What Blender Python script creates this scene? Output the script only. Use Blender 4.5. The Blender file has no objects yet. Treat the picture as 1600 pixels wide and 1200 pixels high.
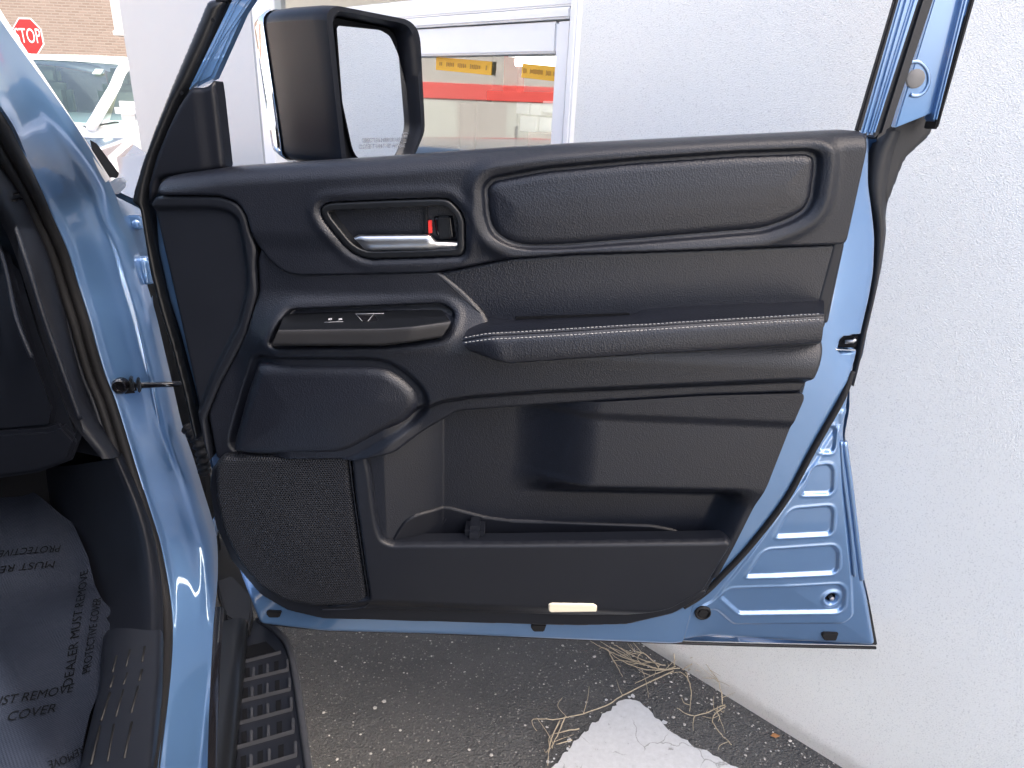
import bpy, bmesh, math, random
import numpy as np
from mathutils import Vector, Matrix

random.seed(7)
rng = np.random.default_rng(11)
R = math.radians
scene = bpy.context.scene
COL = scene.collection

# ------------------------------------------------------------------ camera, sky, sun, exposure
CAM_H, PITCH, ROLL, FPX = 1.5, R(22.0), R(2.4), 1080.0
C0 = np.array([0.0, 0.0, CAM_H])
_r0 = np.array([1.0, 0, 0]); _u0 = np.array([0, math.sin(PITCH), math.cos(PITCH)])
FWD = np.array([0, math.cos(PITCH), -math.sin(PITCH)])
RGT = _r0*math.cos(ROLL) + _u0*math.sin(ROLL)
UPV = -_r0*math.sin(ROLL) + _u0*math.cos(ROLL)

cam_d = bpy.data.cameras.new('camera'); cam = bpy.data.objects.new('camera', cam_d); COL.objects.link(cam)
cam_d.sensor_width = 36.0; cam_d.lens = FPX/1600*36.0; cam_d.clip_start = 0.02; cam_d.clip_end = 500
cam.matrix_world = Matrix(((RGT[0], UPV[0], -FWD[0], 0), (RGT[1], UPV[1], -FWD[1], 0), (RGT[2], UPV[2], -FWD[2], CAM_H), (0, 0, 0, 1)))
scene.camera = cam
scene.render.resolution_x = 1024; scene.render.resolution_y = 768

SUN_EL, SUN_AZ = R(50), R(108)          # azimuth clockwise from +Y
w = bpy.data.worlds.new('World'); scene.world = w; w.use_nodes = True
nt = w.node_tree; bg = nt.nodes['Background']
sky = nt.nodes.new('ShaderNodeTexSky'); sky.sky_type = 'NISHITA'; sky.sun_disc = False
sky.sun_elevation = SUN_EL; sky.sun_rotation = SUN_AZ; sky.air_density = 0.8; sky.dust_density = 7.0; sky.ozone_density = 0.0
nt.links.new(sky.outputs[0], bg.inputs[0]); bg.inputs[1].default_value = 0.15
sd_ = bpy.data.lights.new('sun', 'SUN'); sd_.energy = 2.4; sd_.angle = R(0.53); sd_.color = (1, .95, .87)
sun = bpy.data.objects.new('sun', sd_); COL.objects.link(sun)
sv = Vector((math.sin(SUN_AZ)*math.cos(SUN_EL), math.cos(SUN_AZ)*math.cos(SUN_EL), math.sin(SUN_EL)))
sun.rotation_euler = sv.to_track_quat('Z', 'Y').to_euler(); sun.location = sv*30
vs = scene.view_settings; vs.view_transform = 'Standard'; vs.look = 'None'; vs.gamma = 1; vs.use_curve_mapping = False
vs.exposure = 2.36

# ------------------------------------------------------------------ geometry helpers
def ray(px, py):
    d = FWD + RGT*((px-800)/FPX) - UPV*((py-600)/FPX)
    return d
def P(px, py, Y):                       # point of that sight line at world distance Y
    d = ray(px, py); return C0 + d*(Y/d[1])
def PZ(px, py, z):                      # ... at height z
    d = ray(px, py); return C0 + d*((z-CAM_H)/d[2])
def PP(px, py, o, n):                   # ... on a plane
    d = ray(px, py); return C0 + d*(np.dot(o-C0, n)/np.dot(d, n))

# door frame: a runs from hinge to latch, z up, d towards the cabin
_b0 = PZ(408, 970, 0.5); _b1 = PZ(1368, 1011, 0.5)
EA = _b1-_b0; EA[2] = 0; EA /= np.linalg.norm(EA)
EN = np.array([EA[1], -EA[0], 0.0])     # towards camera
EN = EN if EN[1] < 0 else -EN
DO = np.array([_b0[0], _b0[1], 0.0])
def az(px, py, d):                      # photo point -> door plane coordinates at depth d
    p = PP(px, py, DO+EN*d, EN) - DO
    return (float(np.dot(p, EA)), float(p[2]))
def azl(pts, d): return [az(q[0], q[1], q[2] if len(q) > 2 else d) for q in pts]
def dpt(a, z, d): return DO + EA*a + EN*d + np.array([0, 0, z])
def dp(px, py, d): return dpt(*az(px, py, d), d)
# car frame: u outwards, v forwards
_s0 = PZ(316, 1200, .55); _s1 = PZ(332, 905, .53)
CF = _s1-_s0; CF[2] = 0; CF /= np.linalg.norm(CF)
CU = np.array([CF[1], -CF[0], 0.0])
CO = _s0 - CF*(_s0[1]/CF[1]); CO[2] = 0
def cp(u, v, z): return CO + CU*u + CF*v + np.array([0, 0, z])
# wall frame
_w0 = PZ(1312, 1197, 0); _w1 = PZ(997, 1002, 0)
WD = _w1-_w0; WD[2] = 0; WD /= np.linalg.norm(WD)
WN = np.array([-WD[1], WD[0], 0.0])     # out of the wall, towards camera
if np.dot(WN, -_w0) < 0: WN = -WN
WO = _w0.copy()
def wsz(px, py, e=0.0):
    p = PP(px, py, WO+WN*e, WN) - WO
    return float(np.dot(p, WD)), float(p[2])
def wpt(s, z, e=0.0): return WO + WD*s + WN*e + np.array([0, 0, z])

def fillet(pts, r, n=5, closed=True):
    out = []; m = len(pts)
    for i in range(m):
        if not closed and i in (0, m-1): out.append(tuple(pts[i])); continue
        p = np.array(pts[i][:2], float); a = np.array(pts[i-1][:2], float)-p; b = np.array(pts[(i+1) % m][:2], float)-p
        la, lb = np.linalg.norm(a), np.linalg.norm(b)
        if la < 1e-9 or lb < 1e-9: continue
        q = min(r, la*.48, lb*.48); s = p+a/la*q; e = p+b/lb*q
        for k in range(n+1):
            t = k/n; c = s*(1-t)**2 + p*2*t*(1-t) + e*t*t; out.append((float(c[0]), float(c[1])))
    return out
def catmull(pts, per=8):
    pts = [np.array(p, float) for p in pts]; out = []
    for i in range(len(pts)-1):
        p0 = pts[max(i-1, 0)]; p1 = pts[i]; p2 = pts[i+1]; p3 = pts[min(i+2, len(pts)-1)]
        for k in range(per):
            t = k/per
            out.append(.5*((2*p1)+(p2-p0)*t+(2*p0-5*p1+4*p2-p3)*t*t+(-p0+3*p1-3*p2+p3)*t**3))
    out.append(pts[-1]); return out
def resample(pts, n):
    pts = np.array(pts, float); L = np.r_[0, np.cumsum(np.linalg.norm(np.diff(pts, axis=0), axis=1))]
    t = np.linspace(0, L[-1], n)
    return np.stack([np.interp(t, L, pts[:, k]) for k in range(pts.shape[1])], 1)
def offset_poly(poly, r):
    p = np.array(poly); nx = np.roll(p, -1, 0)-p; ln = np.linalg.norm(nx, axis=1, keepdims=True)+1e-12; nx = nx/ln
    nrm = np.stack([nx[:, 1], -nx[:, 0]], 1); area = np.sum(p[:, 0]*np.roll(p[:, 1], -1)-np.roll(p[:, 0], -1)*p[:, 1])
    if area < 0: nrm = -nrm
    vn = nrm+np.roll(nrm, 1, 0); vn /= np.linalg.norm(vn, axis=1, keepdims=True)+1e-12
    return [tuple(q) for q in p+vn*r]
def sdp(poly, A, Z, want=False):        # signed distance, positive inside
    poly = np.asarray(poly, float); sh = A.shape; X = A.ravel(); Y = Z.ravel(); N = len(X)
    best = np.full(N, 1e9); bx = np.zeros(N); by = np.zeros(N); ins = np.zeros(N, bool)
    for i in range(len(poly)):
        x0, y0 = poly[i-1]; x1, y1 = poly[i]; dx, dy = x1-x0, y1-y0; L = dx*dx+dy*dy
        if L < 1e-16: continue
        t = np.clip(((X-x0)*dx+(Y-y0)*dy)/L, 0, 1); cx = x0+t*dx; cy = y0+t*dy
        q = (X-cx)**2+(Y-cy)**2; m = q < best; best[m] = q[m]; bx[m] = cx[m]; by[m] = cy[m]
        c = (y0 > Y) != (y1 > Y)
        if dy != 0: ins ^= c & (X < x0+(Y-y0)*dx/dy)
    s = np.sqrt(best); s[~ins] *= -1
    return (s.reshape(sh), bx.reshape(sh), by.reshape(sh)) if want else s.reshape(sh)
def sst(e0, e1, x):
    t = np.clip((x-e0)/(e1-e0), 0, 1); return t*t*(3-2*t)
def rnd(sd, r):                         # rounded edge 0..1
    t = np.clip(sd/r, 0, 1); return np.sqrt(np.clip(1-(1-t)**2, 0, 1))

def mk(name, verts, faces, mat, parent=None, smooth=True, auto=None):
    me = bpy.data.meshes.new(name); verts = np.asarray(verts, float)
    if isinstance(faces, np.ndarray) and faces.ndim == 2:
        k = faces.shape[1]; nf = len(faces)
        me.vertices.add(len(verts)); me.vertices.foreach_set('co', verts.astype(np.float32).ravel())
        me.loops.add(nf*k); me.loops.foreach_set('vertex_index', faces.astype(np.int32).ravel())
        me.polygons.add(nf); me.polygons.foreach_set('loop_start', np.arange(0, nf*k, k, dtype=np.int32))
        me.update(calc_edges=True); me.validate()
    else:
        me.from_pydata([tuple(v) for v in verts], [], [tuple(int(i) for i in f) for f in faces]); me.validate()
    if smooth: me.polygons.foreach_set('use_smooth', np.ones(len(me.polygons), bool))
    if auto: 
        me.update(); me.set_sharp_from_angle(angle=R(auto))
    o = bpy.data.objects.new(name, me); COL.objects.link(o)
    if mat: me.materials.append(mat)
    if parent is not None: adopt(o, parent)
    return o
def adopt(o, parent):
    o.parent = parent
    if parent.type == 'EMPTY' or any(abs(c) > 0 for c in parent.location):
        o.matrix_parent_inverse = Matrix.Translation(parent.location).inverted()
def thing(name, label, cat, loc, group=None):
    o = bpy.data.objects.new(name, None); COL.objects.link(o); o.empty_display_size = .1
    o.location = loc; return tag(o, label, cat, group)
def tag(o, label, cat, group=None):
    o['label'] = label; o['category'] = cat
    if group: o['group'] = group
    return o
def struct(o): o['kind'] = 'structure'; return o
def fixn(o):
    bm = bmesh.new(); bm.from_mesh(o.data); bmesh.ops.recalc_face_normals(bm, faces=bm.faces); bm.to_mesh(o.data); bm.free(); return o

def relief(name, poly, dfn, res, mat, parent, back=.02, frame=dpt, flip=False):
    """moulded sheet: outline in (a,z), depth dfn(A,Z,sd) along the frame's normal, walls going back."""
    p = np.array(poly); x0, y0 = p.min(0)-res; x1, y1 = p.max(0)+res
    nx = int((x1-x0)/res)+2; ny = int((y1-y0)/res)+2
    A, Z = np.meshgrid(x0+np.arange(nx)*res, y0+np.arange(ny)*res)
    s, bx, by = sdp(poly, A, Z, True)
    sc = (s[:-1, :-1]+s[1:, :-1]+s[:-1, 1:]+s[1:, 1:])/4
    keep = sc > 0
    used = np.zeros_like(s, bool); used[:-1, :-1] |= keep; used[1:, :-1] |= keep; used[:-1, 1:] |= keep; used[1:, 1:] |= keep
    # rim vertices (touch a dropped cell) snap on the outline
    cnt = np.zeros(s.shape, int)
    for sl in ((slice(0, -1), slice(0, -1)), (slice(1, None), slice(0, -1)), (slice(0, -1), slice(1, None)), (slice(1, None), slice(1, None))): cnt[sl] += keep
    rim = used & (cnt < 4)
    A2 = np.where(rim, bx, A); Z2 = np.where(rim, by, Z); s2 = np.where(rim, 0.0, s)
    D = dfn(A2, Z2, np.maximum(s2, 0))
    idx = -np.ones(s.shape, int); idx[used] = np.arange(used.sum())
    a, z, d = A2[used], Z2[used], D[used]
    V = np.array([frame(0, 0, 0)]) + np.outer(a, frame(1, 0, 0)-frame(0, 0, 0)) + np.outer(z, frame(0, 1, 0)-frame(0, 0, 0)) + np.outer(d, frame(0, 0, 1)-frame(0, 0, 0))
    F = np.stack([idx[:-1, :-1][keep], idx[:-1, 1:][keep], idx[1:, 1:][keep], idx[1:, :-1][keep]], 1)
    # boundary edges -> side walls
    E = np.concatenate([F[:, [0, 1]], F[:, [1, 2]], F[:, [2, 3]], F[:, [3, 0]]]); key = np.sort(E, 1); kk = key[:, 0].astype(np.int64)*len(V)+key[:, 1]
    u, inv, c = np.unique(kk, return_inverse=True, return_counts=True); be = E[c[inv] == 1]
    if back > 0 and len(be):
        bv = np.unique(be); m = {int(v): i for i, v in enumerate(bv)}; n0 = len(V); nn = frame(0, 0, 1)-frame(0, 0, 0)
        T = V[bv]; B = T-nn*back; V = np.concatenate([V, T, B]); nb = len(bv)
        e0 = np.array([m[int(i)] for i in be[:, 0]]); e1 = np.array([m[int(i)] for i in be[:, 1]])
        F = np.concatenate([F, np.stack([n0+e1, n0+e0, n0+nb+e0, n0+nb+e1], 1)])
    o = mk(name, V, F, mat, parent)
    return o
def tube(name, pts, r, mat, parent, n=8, caps=True, flat=1.0, up=None):
    pts = [np.array(p, float) for p in pts]; V = []; F = []; m = len(pts); rr = r if hasattr(r, '__len__') else [r]*m
    ref = np.array(up if up is not None else (0.13, 0.21, .97), float); prev = None
    for i in range(m):
        t = pts[min(i+1, m-1)]-pts[max(i-1, 0)]; t /= np.linalg.norm(t)+1e-12
        x = (prev if prev is not None else ref); x = x-t*np.dot(x, t)
        if np.linalg.norm(x) < 1e-4: x = np.array([1.0, 0, 0])-t*t[0]
        x /= np.linalg.norm(x); y = np.cross(t, x); prev = x
        for k in range(n):
            a = 2*math.pi*k/n; V.append(pts[i]+x*math.cos(a)*rr[i]+y*math.sin(a)*rr[i]*flat)
    for i in range(m-1):
        for k in range(n): F.append((i*n+k, i*n+(k+1) % n, (i+1)*n+(k+1) % n, (i+1)*n+k))
    if caps: F.append(tuple(range(n))[::-1]); F.append(tuple(range((m-1)*n, m*n)))
    return mk(name, V, F, mat, parent)
def loft(name, rows, mat, parent, closed=False, smooth=True, per=None, cap=False, auto=None):
    """rows: list of equal-length point rows (across); closed wraps across the rows."""
    m = len(rows[0]); V = np.concatenate([np.array(r) for r in rows]); F = []
    n = len(rows)
    for i in range(n if closed else n-1):
        j = (i+1) % n
        for k in range(m-1): F.append((i*m+k, i*m+k+1, j*m+k+1, j*m+k))
    if cap and closed:
        F.append(tuple(i*m for i in range(n))); F.append(tuple(i*m+m-1 for i in range(n))[::-1])
    o = mk(name, V, F, mat, parent, smooth, auto); fixn(o); return o
def smooth_rows(rows, per=4):
    rows = [np.array(r) for r in rows]; return [np.array(r) for r in catmull(rows, per)]
def box(name, c, ax, ay, az_, sx, sy, sz, mat, parent, bev=.003, seg=2):
    bm = bmesh.new(); bmesh.ops.create_cube(bm, size=1)
    c, ax, ay, az_ = [np.array(q, float) for q in (c, ax, ay, az_)]
    for v in bm.verts: v.co = Vector((v.co.x*sx, v.co.y*sy, v.co.z*sz))
    if bev > 0: bmesh.ops.bevel(bm, geom=bm.edges[:]+bm.verts[:], offset=min(bev, .45*min(sx, sy, sz)), segments=seg, affect='EDGES')
    for v in bm.verts: v.co = Vector(c+ax*v.co.x+ay*v.co.y+az_*v.co.z)
    bmesh.ops.recalc_face_normals(bm, faces=bm.faces)
    me = bpy.data.meshes.new(name); bm.to_mesh(me); bm.free()
    o = bpy.data.objects.new(name, me); COL.objects.link(o); me.materials.append(mat)
    for f in me.polygons: f.use_smooth = True
    me.set_sharp_from_angle(angle=R(35))
    if parent is not None: adopt(o, parent)
    return o
def disc(name, c, n, prof, mat, parent, seg=24, ref=(0, 0, 1)):
    """lathe: prof = [(radius, height along n)]"""
    n = np.array(n, float); n /= np.linalg.norm(n); x = np.array(ref, float)-n*np.dot(ref, n); x /= np.linalg.norm(x); y = np.cross(n, x)
    V = []; F = []
    for (r, h) in prof:
        for k in range(seg):
            a = 2*math.pi*k/seg; V.append(np.array(c)+n*h+x*r*math.cos(a)+y*r*math.sin(a))
    for i in range(len(prof)-1):
        for k in range(seg): F.append((i*seg+k, i*seg+(k+1) % seg, (i+1)*seg+(k+1) % seg, (i+1)*seg+k))
    F.append(tuple(range((len(prof)-1)*seg, len(prof)*seg)))
    return fixn(mk(name, V, F, mat, parent, True, 40))
def prism(name, pts, n, thick, mat, parent, bev=.0, smooth=False):
    """flat polygon (3D points) with thickness going against n"""
    pts = [np.array(p, float) for p in pts]; n = np.array(n, float); k = len(pts)
    V = pts+[p-n*thick for p in pts]; F = [tuple(range(k)), tuple(range(2*k-1, k-1, -1))]+[(i, k+i, k+(i+1) % k, (i+1) % k) for i in range(k)]
    o = fixn(mk(name, V, F, mat, parent, False))
    if bev > 0:
        bm = bmesh.new(); bm.from_mesh(o.data)
        es = [e for e in bm.edges if len(e.link_faces) == 2 and e.calc_face_angle(0) > R(40)]
        bmesh.ops.bevel(bm, geom=es, offset=bev, segments=2, affect='EDGES', clamp_overlap=True); bm.to_mesh(o.data); bm.free()
        for f in o.data.polygons: f.use_smooth = True
        o.data.set_sharp_from_angle(angle=R(45))
    return o
def text(name, s, origin, ex, ey, height, mat, parent, width=None, extrude=.0004, align='CENTER', lift=.0015, space=1.0):
    cu = bpy.data.curves.new(name, 'FONT'); cu.body = s; cu.size = 1; cu.extrude = 0; cu.align_x = align; cu.align_y = 'CENTER'; cu.space_character = space; cu.resolution_u = 3
    o = bpy.data.objects.new(name, cu); COL.objects.link(o)
    dg = bpy.context.evaluated_depsgraph_get(); dg.update(); me = bpy.data.meshes.new_from_object(o.evaluated_get(dg)); bpy.data.objects.remove(o)
    n = len(me.vertices); co = np.zeros(n*3, np.float32); me.vertices.foreach_get('co', co); co = co.reshape(-1, 3)
    h = .70; sx = height/h; sy = height/h
    if width: sx = width/(co[:, 0].max()-co[:, 0].min())
    ex = np.array(ex, float); ey = np.array(ey, float); nz = np.cross(ex, ey)
    W = np.array(origin)+np.outer(co[:, 0]*sx, ex)+np.outer(co[:, 1]*sy, ey)+nz*lift
    me.vertices.foreach_set('co', W.astype(np.float32).ravel()); me.update()
    me.name = name; t = bpy.data.objects.new(name, me); COL.objects.link(t); me.materials.clear(); me.materials.append(mat)
    if parent is not None: adopt(t, parent)
    return t

# ------------------------------------------------------------------ materials
def mat(name, col, rough=.5, metal=0.0, coat=0.0, spec=.5, bump=None, var=None, **kw):
    m = bpy.data.materials.new(name); m.use_nodes = True; t = m.node_tree; b = t.nodes['Principled BSDF']
    b.inputs['Base Color'].default_value = (*col, 1); b.inputs['Roughness'].default_value = rough; b.inputs['Metallic'].default_value = metal
    b.inputs['Coat Weight'].default_value = coat; b.inputs['Coat Roughness'].default_value = kw.get('coat_rough', .03); b.inputs['Specular IOR Level'].default_value = spec
    b.inputs['Coat IOR'].default_value = kw.get('coat_ior', 1.5)
    tc = t.nodes.new('ShaderNodeTexCoord')
    if var:                                   # gentle uneven tone: (scale, amount)
        n = t.nodes.new('ShaderNodeTexNoise'); n.inputs['Scale'].default_value = var[0]; n.inputs['Detail'].default_value = 5
        t.links.new(tc.outputs['Object'], n.inputs['Vector'])
        r = t.nodes.new('ShaderNodeMix'); r.data_type = 'RGBA'
        r.inputs[6].default_value = (*[c*(1-var[1]) for c in col], 1); r.inputs[7].default_value = (*[min(1, c*(1+var[1])) for c in col], 1)
        t.links.new(n.outputs[0], r.inputs[0]); t.links.new(r.outputs[2], b.inputs['Base Color'])
        rr = t.nodes.new('ShaderNodeMapRange'); rr.inputs[3].default_value = rough*.85; rr.inputs[4].default_value = min(1, rough*1.15)
        t.links.new(n.outputs[0], rr.inputs[0]); t.links.new(rr.outputs[0], b.inputs['Roughness'])
    if bump:                                  # list of (kind, scale, strength, distance)
        last = None
        for kind, sc, st, di in bump:
            if kind == 'v':
                n = t.nodes.new('ShaderNodeTexVoronoi'); n.feature = 'F1'
            else:
                n = t.nodes.new('ShaderNodeTexNoise'); n.inputs['Detail'].default_value = 1.5
            n.inputs['Scale'].default_value = sc; t.links.new(tc.outputs['Object'], n.inputs['Vector'])
            bp = t.nodes.new('ShaderNodeBump'); bp.inputs['Strength'].default_value = st; bp.inputs['Distance'].default_value = di
            t.links.new(n.outputs[0], bp.inputs['Height'])
            if last: t.links.new(last.outputs[0], bp.inputs['Normal'])
            last = bp
        t.links.new(last.outputs[0], b.inputs['Normal'])
    if 'emit' in kw: b.inputs['Emission Color'].default_value = (*kw['emit'][0], 1); b.inputs['Emission Strength'].default_value = kw['emit'][1]
    if 'trans' in kw: b.inputs['Transmission Weight'].default_value = kw['trans']; b.inputs['IOR'].default_value = 1.5
    return m
M = {}
M['paint'] = mat('blue_car_paint', (.118, .235, .44), .30, .60, 1.0, .5, coat_ior=2.0, bump=[('n', 9, .02, .02)])
M['grain'] = mat('grained_black_vinyl', (.0065, .008, .013), .36, spec=.41, bump=[('v', 470, .38, .0010)], var=(9, .18))
M['leather'] = mat('black_leatherette', (.007, .0085, .014), .34, spec=.46, bump=[('v', 410, .42, .0010)], var=(7, .18))
M['plastic'] = mat('fine_black_plastic', (.007, .0085, .013), .42, spec=.32, bump=[('n', 700, .22, .0006)], var=(6, .2))
M['soft'] = mat('dark_smooth_plastic', (.005, .006, .0095), .42, spec=.24, bump=[('n', 900, .12, .0005)], var=(8, .2))
M['gloss'] = mat('piano_black', (.008, .008, .01), .14, spec=.5)
M['semi'] = mat('satin_black', (.006, .007, .009), .32, spec=.35, bump=[('n', 1200, .08, .0004)])
M['rubber'] = mat('black_rubber', (.008, .008, .009), .6, spec=.3, bump=[('n', 500, .2, .0006)], var=(14, .25))
M['greyplast'] = mat('grey_black_plastic', (.018, .018, .02), .5, spec=.4, bump=[('n', 600, .2, .0006)], var=(10, .2))
M['satin'] = mat('satin_chrome', (.66, .67, .69), .30, 1.0)
M['chrome'] = mat('chrome', (.85, .86, .88), .06, 1.0)
M['mirror'] = mat('mirror_glass', (.86, .88, .90), .015, 1.0)
M['red'] = mat('red_plastic', (.55, .025, .02), .4)
M['mark'] = mat('white_marking', (.30, .31, .33), .6, spec=.2)
M['thread'] = mat('pale_thread', (.30, .30, .29), .8, spec=.2)
M['steel'] = mat('bare_steel', (.4, .4, .41), .35, 1.0)
M['plug'] = mat('grey_plug', (.16, .155, .15), .5, var=(60, .15))
M['lens'] = mat('lamp_lens', (.66, .60, .46), .25, coat=.6, bump=[('n', 300, .2, .001)])
M['etch'] = mat('etched_grey', (.22, .23, .25), .6, spec=.2)
M['dark'] = mat('deep_black', (.004, .0045, .006), .7, spec=.12)
def nodes_mat(name):
    m = bpy.data.materials.new(name); m.use_nodes = True; t = m.node_tree
    return m, t, t.nodes['Principled BSDF']
def N(t, kind, **inp):
    n = t.nodes.new(kind)
    for k, v in inp.items():
        if hasattr(n, k) and k not in n.inputs: setattr(n, k, v)
        else: n.inputs[k].default_value = v
    return n
def ramp(t, src, stops):
    r = t.nodes.new('ShaderNodeValToRGB'); e = r.color_ramp.elements
    while len(e) < len(stops): e.new(.5)
    for i, (p, c) in enumerate(stops): e[i].position = p; e[i].color = (*c, 1)
    t.links.new(src, r.inputs[0]); return r

def make_stucco():
    m, t, b = nodes_mat('white_stucco'); tc = N(t, 'ShaderNodeTexCoord'); L = t.links.new
    b.inputs['Roughness'].default_value = .75; b.inputs['Specular IOR Level'].default_value = .3
    n1 = N(t, 'ShaderNodeTexNoise', Scale=1.1, Detail=6.0); L(tc.outputs['Object'], n1.inputs['Vector'])
    r = ramp(t, n1.outputs[0], [(.3, (.81, .80, .755)), (.7, (.87, .86, .81))])
    n4 = N(t, 'ShaderNodeTexNoise', Scale=28.0, Detail=8.0, Roughness=.7); L(tc.outputs['Object'], n4.inputs['Vector'])
    sp = ramp(t, n4.outputs[0], [(.25, (.62, .60, .56)), (.34, (1, 1, 1))])
    # splash dirt near the ground: soil, has its own shape
    sx = N(t, 'ShaderNodeSeparateXYZ'); L(tc.outputs['Object'], sx.inputs[0])
    ad = N(t, 'ShaderNodeMath', operation='MULTIPLY_ADD'); L(n4.outputs[0], ad.inputs[0]); ad.inputs[1].default_value = -.05; L(sx.outputs['Z'], ad.inputs[2])
    dr = ramp(t, ad.outputs[0], [(-.0, (.45, .42, .38)), (.02, (1, 1, 1))])
    e = dr.color_ramp.elements; e[0].position = 0.0; e[1].position = .03
    mx = N(t, 'ShaderNodeMix', data_type='RGBA', blend_type='MULTIPLY'); mx.inputs[0].default_value = .4; L(r.outputs[0], mx.inputs[6]); L(sp.outputs[0], mx.inputs[7])
    m2 = N(t, 'ShaderNodeMix', data_type='RGBA', blend_type='MULTIPLY'); m2.inputs[0].default_value = .45; L(mx.outputs[2], m2.inputs[6]); L(dr.outputs[0], m2.inputs[7])
    n5 = N(t, 'ShaderNodeTexNoise', Scale=330.0, Detail=1.0); L(tc.outputs['Object'], n5.inputs['Vector'])
    pit_shade = ramp(t, n5.outputs[0], [(.30, (.82, .82, .82)), (.42, (1, 1, 1))])  # tiny shadows of the pits put into the colour
    m3 = N(t, 'ShaderNodeMix', data_type='RGBA', blend_type='MULTIPLY'); m3.inputs[0].default_value = 1; L(m2.outputs[2], m3.inputs[6]); L(pit_shade.outputs[0], m3.inputs[7])
    L(m3.outputs[2], b.inputs['Base Color'])
    v = N(t, 'ShaderNodeTexVoronoi', feature='F1', Scale=400.0); L(tc.outputs['Object'], v.inputs['Vector'])
    n2 = N(t, 'ShaderNodeTexNoise', Scale=460.0, Detail=2.0, Roughness=.6); L(tc.outputs['Object'], n2.inputs['Vector'])
    b1 = N(t, 'ShaderNodeBump', Strength=.5, Distance=.0022); L(v.outputs[0], b1.inputs['Height'])
    b2 = N(t, 'ShaderNodeBump', Strength=.35, Distance=.0015); L(n2.outputs[0], b2.inputs['Height']); L(b1.outputs[0], b2.inputs['Normal'])
    L(b2.outputs[0], b.inputs['Normal']); return m
def make_asphalt():
    m, t, b = nodes_mat('asphalt'); tc = N(t, 'ShaderNodeTexCoord'); L = t.links.new
    b.inputs['Roughness'].default_value = .85
    n1 = N(t, 'ShaderNodeTexNoise', Scale=3.0, Detail=5.0); L(tc.outputs['Object'], n1.inputs['Vector'])
    base = ramp(t, n1.outputs[0], [(.3, (.058, .059, .059)), (.7, (.088, .088, .086))])
    v = N(t, 'ShaderNodeTexVoronoi', feature='F1', Scale=185.0); L(tc.outputs['Object'], v.inputs['Vector'])
    sc = N(t, 'ShaderNodeSeparateColor'); L(v.outputs['Color'], sc.inputs[0])
    sz = N(t, 'ShaderNodeMath', operation='MULTIPLY'); L(sc.outputs[1], sz.inputs[0]); sz.inputs[1].default_value = .62
    lt = N(t, 'ShaderNodeMath', operation='LESS_THAN'); L(v.outputs['Distance'], lt.inputs[0]); L(sz.outputs[0], lt.inputs[1])
    gt = N(t, 'ShaderNodeMath', operation='GREATER_THAN'); L(sc.outputs[0], gt.inputs[0]); gt.inputs[1].default_value = .42
    ml = N(t, 'ShaderNodeMath', operation='MULTIPLY'); L(lt.outputs[0], ml.inputs[0]); L(gt.outputs[0], ml.inputs[1])
    stone = ramp(t, sc.outputs[2], [(0, (.075, .075, .072)), (.75, (.12, .118, .112)), (.93, (.19, .185, .175)), (1, (.27, .26, .24))])
    mx = N(t, 'ShaderNodeMix', data_type='RGBA'); L(ml.outputs[0], mx.inputs[0]); L(base.outputs[0], mx.inputs[6]); L(stone.outputs[0], mx.inputs[7])
    L(mx.outputs[2], b.inputs['Base Color'])
    n2 = N(t, 'ShaderNodeTexNoise', Scale=170.0, Detail=4.0); L(tc.outputs['Object'], n2.inputs['Vector'])
    b1 = N(t, 'ShaderNodeBump', Strength=.9, Distance=.006); L(v.outputs['Distance'], b1.inputs['Height']); b1.invert = True
    b2 = N(t, 'ShaderNodeBump', Strength=.7, Distance=.004); L(n2.outputs[0], b2.inputs['Height']); L(b1.outputs[0], b2.inputs['Normal'])
    L(b2.outputs[0], b.inputs['Normal']); return m
def make_roadpaint():
    m, t, b = nodes_mat('cracked_white_road_paint'); tc = N(t, 'ShaderNodeTexCoord'); L = t.links.new
    b.inputs['Roughness'].default_value = .7
    n0 = N(t, 'ShaderNodeTexNoise', Scale=14.0, Detail=6.0); L(tc.outputs['Object'], n0.inputs['Vector'])
    wv = N(t, 'ShaderNodeMix', data_type='VECTOR'); wv.inputs[0].default_value = .06; L(tc.outputs['Object'], wv.inputs[4]); L(n0.outputs['Color'], wv.inputs[5])
    v = N(t, 'ShaderNodeTexVoronoi', feature='DISTANCE_TO_EDGE', Scale=9.0); L(wv.outputs[1], v.inputs['Vector'])
    nm = N(t, 'ShaderNodeTexNoise', Scale=9.0, Detail=3.0); L(tc.outputs['Object'], nm.inputs['Vector'])
    mk_ = N(t, 'ShaderNodeMapRange'); mk_.inputs[1].default_value = .42; mk_.inputs[2].default_value = .62; mk_.inputs[3].default_value = 0.0; mk_.inputs[4].default_value = .022; L(nm.outputs[0], mk_.inputs[0])
    va = N(t, 'ShaderNodeMath', operation='ADD'); L(v.outputs['Distance'], va.inputs[0]); L(mk_.outputs[0], va.inputs[1])
    c = ramp(t, va.outputs[0], [(.0, (.24, .24, .23)), (.015, (.52, .53, .535))])
    n = N(t, 'ShaderNodeTexNoise', Scale=70.0, Detail=6.0, Roughness=.75); L(tc.outputs['Object'], n.inputs['Vector'])
    c2 = ramp(t, n.outputs[0], [(.30, (.25, .25, .24)), (.36, (.85, .85, .85)), (.7, (1, 1, 1))])
    mx = N(t, 'ShaderNodeMix', data_type='RGBA', blend_type='MULTIPLY'); mx.inputs[0].default_value = 1; L(c.outputs[0], mx.inputs[6]); L(c2.outputs[0], mx.inputs[7])
    L(mx.outputs[2], b.inputs['Base Color'])
    bp = N(t, 'ShaderNodeBump', Strength=.5, Distance=.003); L(c2.outputs[0], bp.inputs['Height']); L(bp.outputs[0], b.inputs['Normal']); return m
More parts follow.
